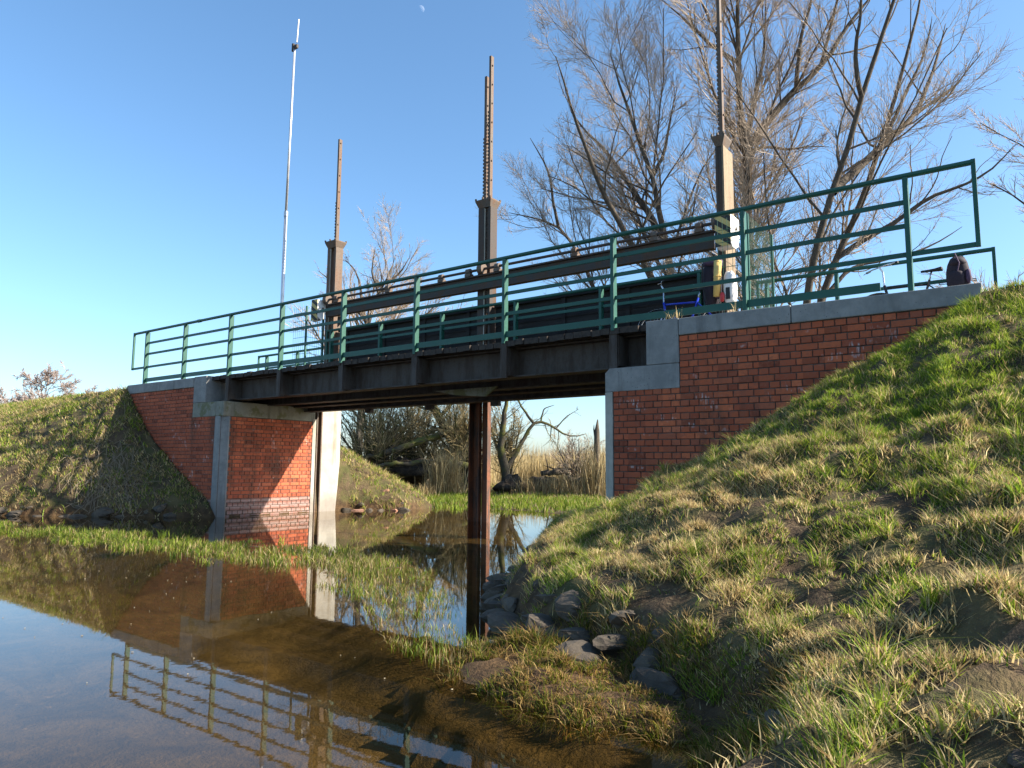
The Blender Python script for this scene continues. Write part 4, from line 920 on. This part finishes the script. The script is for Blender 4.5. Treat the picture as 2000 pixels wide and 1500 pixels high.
def grow(PT, RD, per, lenf, ang, K_, up, wob, t0=.2, rs=None, rmin=.004, rfac=.55, spread=None):
    """children of a batch of branches"""
    N_, Kp, _ = PT.shape
    L_ = np.linalg.norm(np.diff(PT, axis=1), axis=2).sum(1)
    cnt = rs.poisson(per*np.clip(L_/np.mean(L_), .5, 2.5)) if np.isscalar(per) else per
    par = np.repeat(np.arange(N_), cnt); n_ = len(par)
    t = t0+(1-t0)*rs.uniform(0, 1, n_)**.8; fi = t*(Kp-1); i0 = np.clip(fi.astype(int), 0, Kp-2); w_ = (fi-i0)[:, None]
    st = PT[par, i0]*(1-w_)+PT[par, i0+1]*w_; r0 = RD[par, i0]*(1-w_[:, 0])+RD[par, i0+1]*w_[:, 0]
    tg = PT[par, i0+1]-PT[par, i0]; tg /= np.linalg.norm(tg, axis=1, keepdims=True)+1e-9
    rv = rs.normal(0, 1, (n_, 3)); pr_ = rv-tg*(rv*tg).sum(1, keepdims=True); pr_ /= np.linalg.norm(pr_, axis=1, keepdims=True)+1e-9
    an = rs.normal(ang, .16, n_)[:, None]; d_ = tg*np.cos(an)+pr_*np.sin(an)
    ln = L_[par]*lenf*(1.15-.55*t)*rs.uniform(.5, 1.25, n_); step = (ln/(K_-1))[:, None]
    out = np.empty((n_, K_, 3)); out[:, 0] = st
    for k in range(1, K_):
        d_ = d_+np.array([0, 0, up])+rs.normal(0, wob, (n_, 3)); d_ /= np.linalg.norm(d_, axis=1, keepdims=True)
        out[:, k] = out[:, k-1]+d_*step
    rb = np.maximum(np.minimum(r0*rfac, ln*.016+.004), rmin)
    RDc = rb[:, None]*np.linspace(1, .35, K_)[None, :]; RDc = np.maximum(RDc, rmin*.6)
    return out, RDc
def plant(name, label, cat, limbs, seed, mats, levels, group=None, extra_root=True):
    """limbs: list of (points Nx3, r0, r1).  levels: list of dicts for grow()."""
    rs = np.random.default_rng(seed)
    PT = np.stack([np.array(p) if len(p) == 14 else resample(p, 14) for p, _, _ in limbs]); RD = np.stack([np.linspace(1, 0, 14)**.8*(a-c)+c for _, a, c in limbs])
    wobble = rs.normal(0, 1, PT.shape); wobble[:, 0] = 0
    PT = PT+wobble*np.minimum(.02, RD[:, :, None]*.2)
    root = PT[:, 0][np.argmin(PT[:, 0, 2])]
    T_ = empty(name, tuple(root), label, cat, group)
    vv, qq = tube_batch(PT, RD, 8); trunk = fastmesh('trunk', vv, qq.ravel(), np.full(len(qq), 4), smooth=True); link('trunk', trunk, mats[0], T_)
    V, Q, off = [], [], 0
    for i, lv in enumerate(levels):
        PT2, RD2 = grow(PT, RD, rs=rs, **lv)
        if i == 0:
            vv, qq = tube_batch(PT2, RD2, 5); link('boughs', fastmesh('boughs', vv, qq.ravel(), np.full(len(qq), 4), smooth=True), mats[0], T_)
        else:
            vv, qq = tube_batch(PT2, RD2, 3); V.append(vv); Q.append(qq+off); off += len(vv)
        if i == 0 and lv is levels[0]:
            PTc = np.concatenate([PT2]); RDc = RD2
        PT, RD = PT2, RD2
    vv, qq = np.concatenate(V), np.concatenate(Q)
    link('crown', fastmesh('crown', vv, qq.ravel(), np.full(len(qq), 4), smooth=True), mats[1], T_)
    return T_
# a tree is drawn as a set of limbs in its own upright plane (a to the right, b up, in units of u metres) and given depth by fanning limbs fore and aft
RH = np.array([math.cos(YAW), -math.sin(YAW), 0.0]); FH = np.array([math.sin(YAW), math.cos(YAW), 0.0])
def limbset(base, u, anchor, limbs, seed, fan=.35):
    rs = np.random.default_rng(seed); out = []; seen = []      # seen: (2-D point, depth) of the limbs drawn so far
    for pts, r0, r1 in limbs:
        pts = resample(pts, 14)
        d_ = rs.uniform(-fan, fan); s = np.concatenate([[0], np.cumsum(np.linalg.norm(np.diff(pts, axis=0), axis=1))]); z0_ = 0.0
        if seen:
            q2 = np.array([p for p, _ in seen]); k = np.argmin(np.linalg.norm(q2-pts[0], axis=1))
            z0_ = seen[k][1]; pts = pts+(q2[k]-pts[0])*np.clip(1-s/(s[-1]*.5), 0, 1)[:, None]
        dep = z0_+d_*s
        seen += [(p, dd) for p, dd in zip(pts, dep)]
        P3 = [np.array(base)+RH*(p[0]-anchor[0])*u+np.array([0, 0, 1])*(anchor[1]-p[1])*u+FH*dd*u for p, dd in zip(pts, dep)]
        out.append((P3, r0, r1))
    return out
WILLOW = [dict(per=9, lenf=.40, ang=.66, K_=8, up=.08, wob=.13, t0=.18, rmin=.010, rfac=.42),
          dict(per=14, lenf=.40, ang=.60, K_=6, up=.09, wob=.16, t0=.12, rmin=.0065, rfac=.5),
          dict(per=15, lenf=.46, ang=.55, K_=4, up=.07, wob=.17, t0=.1, rmin=.0050, rfac=.6)]
AIRY = [dict(WILLOW[0], per=8, lenf=.34), dict(WILLOW[1], per=11), dict(WILLOW[2], per=11)]
def on_ground(px, py, z):      # base point given by its plan position
    return (px, py, z)
u26 = 26/1402.33
def plan(px, depth):           # plan position straight along a bearing at a given distance in front of the camera
    p_ = CAM+FH*depth+RH*(px-1000)/1402.33*depth; return p_[0], p_[1]
def base_at(px, depth):
    x_, y_ = plan(px, depth); return (x_, y_, float(ground_z(np.array([x_]), np.array([y_]))[0])-.1)
ANC = 913+(1.126-.3)*1402.33/26
A_limbs = [([(1335, ANC), (1328, 700), (1322, 530), (1312, 459), (1297, 388), (1286, 316), (1271, 255), (1261, 204), (1232, 168), (1205, 90), (1200, 40)], .22, .02),
           ([(1312, 459), (1266, 347), (1225, 265), (1195, 204), (1154, 158), (1128, 107)], .15, .015),
           ([(1330, 660), (1290, 540), (1240, 480), (1215, 444), (1174, 388), (1149, 326), (1128, 286), (1108, 219), (1093, 184), (1077, 138)], .16, .015),
           ([(1330, 720), (1230, 610), (1180, 560), (1159, 490), (1144, 428), (1113, 382), (1098, 352), (1052, 347), (990, 326)], .14, .012),
           ([(1098, 352), (1087, 306), (1077, 245), (1036, 178)], .07, .01),
           ([(1286, 316), (1310, 260), (1318, 200), (1335, 120)], .08, .01),
           ([(1322, 530), (1285, 470), (1262, 400), (1250, 330), (1245, 250)], .09, .01)]
plant('willow_tree', 'leftmost of the big bare trees behind the bridge, with stems leaning left', 'tree', limbset(base_at(1335, 26), u26, (1335, ANC), A_limbs, 1), 101, (MAT['bark'], MAT['twig']), WILLOW, 'bare trees behind the bridge')
B_limbs = [([(1448, ANC), (1445, 700), (1445, 520), (1445, 400), (1448, 345), (1436, 300), (1425, 250), (1418, 180), (1412, 90), (1415, 0), (1418, -90)], .27, .02),
           ([(1448, 345), (1480, 290), (1515, 230), (1540, 190), (1580, 160), (1610, 100), (1640, 60), (1685, 10)], .16, .015),
           ([(1418, 130), (1385, 110), (1350, 80), (1320, 40), (1285, -5)], .08, .01),
           ([(1535, 195), (1530, 120), (1545, 60), (1550, -20)], .09, .01),
           ([(1450, 350), (1490, 315), (1550, 300), (1600, 298)], .07, .01),
           ([(1438, 310), (1465, 200), (1490, 110), (1500, 20), (1510, -60)], .10, .012),
           ([(1580, 160), (1590, 90), (1600, 20), (1605, -60)], .07, .01)]
plant('willow_tree', 'middle big bare tree forking right behind the tall right-hand lifting post', 'tree', limbset(base_at(1448, 27), 27/1402.33, (1448, ANC), B_limbs, 2), 102, (MAT['bark'], MAT['twig']), WILLOW, 'bare trees behind the bridge')
C_limbs = [([(1560, ANC), (1545, 700), (1531, 560), (1562, 433), (1592, 357), (1608, 255), (1618, 194), (1638, 133), (1658, 76), (1674, 40), (1690, -60)], .17, .02),
           ([(1560, ANC), (1565, 720), (1572, 600), (1618, 469), (1659, 388), (1689, 306), (1694, 224), (1725, 153), (1740, 92), (1750, -10)], .17, .02),
           ([(1556, 440), (1587, 408), (1664, 326), (1725, 270), (1776, 219), (1796, 163), (1827, 112), (1847, 61), (1868, 5)], .15, .012),
           ([(1776, 219), (1825, 180), (1860, 155), (1885, 110)], .06, .01),
           ([(1618, 470), (1643, 454), (1705, 433), (1776, 393), (1835, 380), (1875, 350), (1895, 320)], .10, .01),
           ([(1572, 600), (1640, 520), (1720, 500), (1776, 485), (1815, 465), (1850, 440)], .08, .008),
           ([(1689, 306), (1720, 240), (1735, 190), (1770, 130), (1790, 50)], .08, .01),
           ([(1608, 255), (1590, 190), (1600, 110), (1590, 30)], .08, .01)]
plant('willow_tree', 'right big bare tree with several stems fanning behind the end of the front railing', 'tree', limbset(base_at(1560, 25), 25/1402.33, (1560, ANC), C_limbs, 3), 103, (MAT['bark'], MAT['twig']), AIRY, 'bare trees behind the bridge')
SMALL = [dict(per=9, lenf=.38, ang=.6, K_=6, up=.08, wob=.14, t0=.2, rmin=.012, rfac=.55), dict(per=7, lenf=.42, ang=.58, K_=5, up=.10, wob=.16, t0=.12, rmin=.009, rfac=.6), dict(per=11, lenf=.5, ang=.55, K_=4, up=.06, wob=.16, t0=.1, rmin=.009, rfac=.7)]
ANC4 = 913+(1.126-.6)*1402.33/40
S_limbs = [([(698, ANC4), (695, 750), (692, 620), (690, 585), (700, 540), (715, 510), (726, 480), (735, 455)], .26, .02), ([(690, 585), (660, 555), (640, 530), (612, 505), (580, 480)], .13, .012),
           ([(690, 590), (675, 540), (668, 510), (655, 470), (625, 440)], .12, .012), ([(700, 540), (696, 500), (698, 460), (705, 430)], .09, .01), ([(715, 510), (745, 490), (760, 470), (775, 440)], .09, .01),
           ([(692, 620), (660, 575), (635, 556), (605, 562), (590, 578)], .10, .01), ([(692, 650), (730, 610), (780, 590), (830, 560), (850, 540)], .12, .01), ([(692, 640), (760, 640), (860, 610), (960, 600)], .10, .01)]
plant('ash_tree', 'smaller bare tree behind the left lifting post', 'tree', limbset(base_at(698, 40), 40/1402.33, (698, ANC4), S_limbs, 4), 104, (MAT['bark'], MAT['twig']), SMALL, 'bare trees behind the bridge')
# far round tree beyond the left dike
bx, by = plan(98, 72)
R_l = [([(0, 0), (0, -40), (k*10, -75), (k*26, -105-12*(3-abs(k))), (k*38, -118-16*(3-abs(k)))], .22, .02) for k in (-3, -2, -1, 0, 1, 2, 3)]
plant('oak_tree', 'distant round-crowned bare tree beyond the left embankment', 'tree', limbset((bx, by, .3), .052, (0, 0), R_l, 5, .5), 105, (MAT['bark'], simple('far_twigs', (0.36, 0.29, 0.25), (0.28, 0.22, 0.19), 1, .8, 0)),
      [dict(per=12, lenf=.40, ang=.75, K_=6, up=.02, wob=.16, t0=.4, rmin=.03, rfac=.6), dict(per=11, lenf=.45, ang=.7, K_=5, up=.03, wob=.2, t0=.15, rmin=.02, rfac=.6), dict(per=14, lenf=.55, ang=.7, K_=3, up=.02, wob=.2, t0=.1, rmin=.026, rfac=.7)])
# tree at the right edge of the picture
bx, by = plan(2215, 24)
E_l = [([(2160, 900), (2150, 600), (2130, 420), (2110, 300), (2090, 180)], .2, .02), ([(2140, 500), (2080, 420), (2030, 360), (1990, 330)], .08, .008), ([(2150, 560), (2080, 500), (2030, 450), (1992, 425)], .07, .008), ([(2120, 340), (2060, 300), (2020, 260)], .06, .008)]
plant('willow_tree', 'bare twigs of a tree reaching in at the right edge of the picture', 'tree', limbset((bx, by, .3), 24/1402.33, (2160, 960), E_l, 6), 106, (MAT['bark'], MAT['twig']), SMALL)
# shrubs
def shrub(name, label, px, depth, hgt, wid, n_, seed, mats, levels, z=None, lean=0.0, group=None, arch=.0):
    rs = np.random.default_rng(seed); bx_, by_ = plan(px, depth); bz = (float(ground_z(np.array([bx_]), np.array([by_]))[0])-.05) if z is None else z
    L_ = []
    for i in range(n_):
        a = rs.uniform(0, 6.28); r_ = rs.uniform(.1, 1)*wid*.5; h_ = hgt*rs.uniform(.55, 1.0)
        e = np.array([math.cos(a)*r_+lean*h_, math.sin(a)*r_*.8]); p0 = np.array([math.cos(a), math.sin(a)])*wid*.06
        pts = []
        for t in np.linspace(0, 1, 6):
            hh = h_*(t*(1+arch)-arch*t**3); o_ = p0+(e-p0)*(t**1.3); pts.append(np.array([bx_, by_, bz])+RH*o_[0]+FH*o_[1]+np.array([0, 0, hh]))
        L_.append((pts, .012+.012*hgt, .006))
    return plant(name, label, 'shrub', L_, seed, mats, levels, group)
BUSH = [dict(per=8, lenf=.45, ang=.6, K_=5, up=.05, wob=.16, t0=.15, rmin=.008, rfac=.6), dict(per=11, lenf=.5, ang=.7, K_=4, up=.02, wob=.2, t0=.1, rmin=.008, rfac=.7)]
OL = (MAT['bark_moss'], MAT['twig_olive'])
shrub('willow_shrub', 'arching olive thicket just right of the pale guide pier', 735, 29, 4.2, 4.6, 30, 201, OL, BUSH, arch=.35, group='thicket under the bridge')
shrub('willow_shrub', 'tangled twiggy thicket in the middle of the bridge opening', 815, 31, 4.4, 4.6, 32, 202, OL, BUSH, arch=.3, group='thicket under the bridge')
shrub('willow_shrub', 'olive twigs directly behind the middle lifting post below deck', 900, 30, 4.2, 3.6, 28, 203, OL, BUSH, arch=.2, group='thicket under the bridge')
shrub('willow_shrub', 'mossy bush right of the middle lifting post below deck', 992, 30, 3.6, 1.9, 16, 204, OL, BUSH, arch=.15, group='thicket under the bridge')
shrub('willow_shrub', 'thin fanned bush beside the broken snag', 1128, 30, 2.3, 1.9, 12, 205, (MAT['bark'], MAT['twig']), BUSH, lean=-.1)
shrub('hawthorn_shrub', 'low bare shrub on the skyline at the far right', 1965, 22, 5.6, 3.0, 14, 206, (MAT['bark'], MAT['twig']), BUSH, z=.3)
u30 = 30/1402.33; AN3 = 913+(1.126-.4)*1402.33/30
LEVD = [dict(per=8, lenf=.4, ang=.8, K_=6, up=.06, wob=.16, t0=.2, rmin=.012, rfac=.5), dict(per=8, lenf=.45, ang=.7, K_=5, up=.04, wob=.18, t0=.1, rmin=.008, rfac=.6), dict(per=5, lenf=.5, ang=.6, K_=3, up=.03, wob=.18, t0=.1, rmin=.006, rfac=.7)]
D_l = [([(945, AN3), (920, 905), (895, 860), (872, 825), (852, 790), (835, 755), (815, 700)], .30, .08), ([(872, 825), (840, 828), (800, 850), (765, 880)], .10, .012), ([(895, 860), (860, 870), (820, 868), (780, 880)], .12, .02), ([(852, 790), (880, 770), (905, 740)], .09, .012), ([(910, 890), (915, 840), (905, 790), (910, 740)], .10, .012)]
plant('leaning_willow', 'thick mossy tree leaning left in the bridge opening', 'tree', limbset(base_at(945, 30), u30, (945, AN3), D_l, 7, .3), 107, OL, LEVD)
E2 = [([(995, AN3), (988, 900), (978, 850), (985, 800), (992, 740)], .20, .05), ([(990, 895), (1010, 862), (1030, 832), (1036, 806), (1050, 795), (1090, 813), (1112, 836), (1150, 824)], .10, .012), ([(1036, 806), (1022, 780), (1010, 755), (1000, 730)], .06, .01), ([(1050, 795), (1065, 775), (1085, 768)], .04, .008), ([(1090, 813), (1110, 790), (1135, 775)], .03, .006)]
plant('bent_willow', 'crooked tree with a long drooping branch right of the middle lifting post', 'tree', limbset(base_at(995, 29), 29/1402.33, (995, AN3), E2, 8, .25), 108, OL, [dict(per=5, lenf=.32, ang=.8, K_=6, up=.06, wob=.16, t0=.3, rmin=.009, rfac=.5), dict(per=5, lenf=.45, ang=.7, K_=4, up=.04, wob=.18, t0=.1, rmin=.006, rfac=.6)])
# snag
bx, by = plan(1165, 29); SN = empty('tree_snag', (bx, by, .2), 'broken dead tree stump pole standing against the sky in the opening', 'snag')
b = MB(); P0 = np.array([bx, by, .1]); b.tube([tuple(P0), tuple(P0+np.array([.02, 0, 1.4])), tuple(P0+np.array([.03, 0, 2.4])), tuple(P0+np.array([.06, .02, 2.9]))], [.15, .13, .11, .02], 9); b.obj('trunk', MAT['bark'], SN, smooth=True)
b = MB(); b.tube([tuple(P0+np.array([-.05, 0, 2.1])), tuple(P0+np.array([-.11, 0, 2.5])), tuple(P0+np.array([-.10, 0, 2.7]))], [.04, .03, .008], 6); b.obj('broken_branch', MAT['bark'], SN, smooth=True)
# fallen logs and root plates
def log(name, label, pts, r, mat):
    K_ = 26; q_ = resample(pts, K_); rr = np.interp(np.linspace(0, 1, K_), np.linspace(0, 1, len(r)), r)*RNG.uniform(.78, 1.2, K_)
    q_ = q_+RNG.normal(0, .03, q_.shape); b_ = MB(); b_.tube([tuple(p) for p in q_], list(rr), 9)
    for k_ in range(3, K_-2, 4):        # snapped side branches
        d_ = RNG.normal(0, 1, 3); d_[2] = abs(d_[2])+.3; d_ /= np.linalg.norm(d_); l_ = RNG.uniform(.3, 1.0)
        b_.tube([tuple(q_[k_]), tuple(q_[k_]+d_*l_*.5+np.array([0, 0, .03])), tuple(q_[k_]+d_*l_)], [rr[k_]*.3, rr[k_]*.22, .01], 5)
    return tag(b_.obj(name, mat, smooth=True), label, 'log')
def P30(px, py, depth): return tuple(CAM+FH*depth+RH*(px-1000)/1402.33*depth+np.array([0, 0, (913-py)/1402.33*depth]))
log('fallen_trunk', 'dark fallen trunk sloping down to the left behind the guide pier', [P30(640, 925, 28), P30(700, 903, 28), P30(760, 888, 28.5), P30(830, 866, 29), P30(890, 845, 30)], [.07, .10, .13, .15, .17], MAT['bark_moss'])
log('fallen_trunk', 'lower fallen trunk lying level under the thicket', [P30(700, 925, 27.5), P30(770, 912, 28), P30(850, 905, 28.5), P30(930, 915, 29)], [.06, .09, .11, .13], MAT['bark_moss'])
log('fallen_trunk', 'grey log lying across the reeds near the snag', [P30(1060, 928, 30), P30(1110, 924, 30), P30(1150, 918, 31)], [.12, .15, .12], MAT['bark'])
def rootmass(label, px, py, depth, r, seed):
    c = np.array(P30(px, py, depth)); o = blob('root_mound', MAT['root'], tuple(c), r, seed, None, 2.0, .45); tag(o, label, 'root mound'); return o
rootmass('black root mound just right of the middle lifting post', 1000, 957, 28, (.6, .5, .42), 31)
rootmass('dark root mound below the reeds in the middle of the opening', 1065, 950, 29, (.7, .5, .32), 32)
rootmass('dark root mound beside the right pier', 1135, 952, 29.5, (.75, .5, .36), 33)
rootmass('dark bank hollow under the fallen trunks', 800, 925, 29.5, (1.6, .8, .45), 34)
def clump(name, label, px, depth, n_, h0, h1, spread):
    bx_, by_ = plan(px, depth); x_ = RNG.normal(bx_, spread, n_); y_ = RNG.normal(by_, spread, n_); z_ = ground_z(x_, y_)
    cl = STRAW[RNG.integers(0, 4, n_)]*RNG.uniform(.6, 1.15, (n_, 1))
    tag(blades(name, MAT['straw'], np.stack([x_, y_, z_], 1), RNG.uniform(h0, h1, n_), RNG.uniform(.012, .03, n_), np.abs(RNG.normal(.25, .3, n_)), cl), label, 'reed clump')
clump('reed_clump', 'golden dry reed clump left of the middle lifting post', 872, 27, 700, .6, 2.2, .32)
clump('reed_clump', 'drooping straw clump hanging over the root mound', 1030, 27.5, 350, .3, .9, .3)
clump('reed_clump', 'tall dry reeds close to the right pier', 1160, 26, 260, 1.0, 2.4, .3)
clump('reed_clump', 'matted brown straw draped between the root mounds', 1095, 27.5, 520, .3, 1.0, .33)
clump('reed_clump', 'small pale straw tuft on the marsh edge', 830, 25, 160, .2, .6, .18)
# dry stems on the wall tops
for (x_, y_, n2, lab) in ((13.98, -.10, 26, 'small dry grass tuft growing from the coping joint by the blue bicycle'), (14.8, -.12, 9, 'thin dead stems on the right coping below the luggage')):
    X_ = RNG.normal(x_, .04, n2); tag(blades('dry_tuft', MAT['straw'], np.stack([X_, np.full(n2, y_), np.full(n2, 3.02)], 1), RNG.uniform(.08, .22, n2), np.full(n2, .007), np.abs(RNG.normal(.4, .4, n2)), STRAW[RNG.integers(0, 3, n2)]*1.1), lab, 'grass tuft')

# leaf specks and stem bits floating on the water
n_ = 260; x_, y_ = scatter(n_, 5, 16.8, -8.0, -3.6); ok = (ground_z(x_, y_) < -.05) & (fbm(x_*.9, y_*.9, 3, 71) > .42); x_, y_ = x_[ok], y_[ok]; b = MB()
for px_, py_ in zip(x_, y_):
    a = random.uniform(0, 6.28); l_ = random.choice((.0025, .003, .004, .006)); t_ = l_*.6; e1 = np.array([math.cos(a), math.sin(a)])*l_; e2 = np.array([-math.sin(a), math.cos(a)])*t_
    q_ = [np.array([px_, py_])+i*e1+j*e2 for i, j in ((-1, -1), (1, -1), (1, 1), (-1, 1))]
    b.add([(p[0], p[1], .003) for p in q_]+[(p[0], p[1], .006) for p in q_], [(0,3,2,1),(4,5,6,7),(0,1,5,4),(1,2,6,5),(2,3,7,6),(3,0,4,7)])
tag(b.obj('floating_debris', simple('leaf_bits', (0.30, 0.26, 0.18), (0.20, 0.15, 0.08), 9, .8, .1)), 'pale leaf specks and stem bits floating on the near water', 'floating debris', kind='stuff')

# moon ------------------------------------------------------------------
m, N, L = newmat('moon'); df = N.new('ShaderNodeBsdfDiffuse'); df.inputs[0].default_value = (0.07, 0.07, 0.07, 1); tr = N.new('ShaderNodeBsdfTransparent'); ad = N.new('ShaderNodeAddShader')
L.new(df.outputs[0], ad.inputs[0]); L.new(tr.outputs[0], ad.inputs[1]); oo = N.new('ShaderNodeOutputMaterial'); L.new(ad.outputs[0], oo.inputs[0])
dv = FWD*1402.33+RIGHT*(822-1000)+UP*(750-18); dv /= np.linalg.norm(dv)
mc = np.array(CAM+dv*3000); b = MB(); nu, nv = 24, 14; e1 = SUNV.orthogonal().normalized(); e2 = SUNV.cross(e1)     # only the sunlit half of the disc shows by day
vv = [Vector(mc)+(SUNV*math.cos(t)+(e1*math.cos(a)+e2*math.sin(a))*math.sin(t))*13 for t in np.linspace(0.02, math.pi/2, nv) for a in np.arange(nu)*2*math.pi/nu]
b.add(vv, [(i*nu+k, (i+1)*nu+k, (i+1)*nu+(k+1) % nu, i*nu+(k+1) % nu) for i in range(nv-1) for k in range(nu)])
mo = b.obj('moon', m, None, smooth=True)
tag(mo, 'pale half moon high in the blue sky', 'moon')
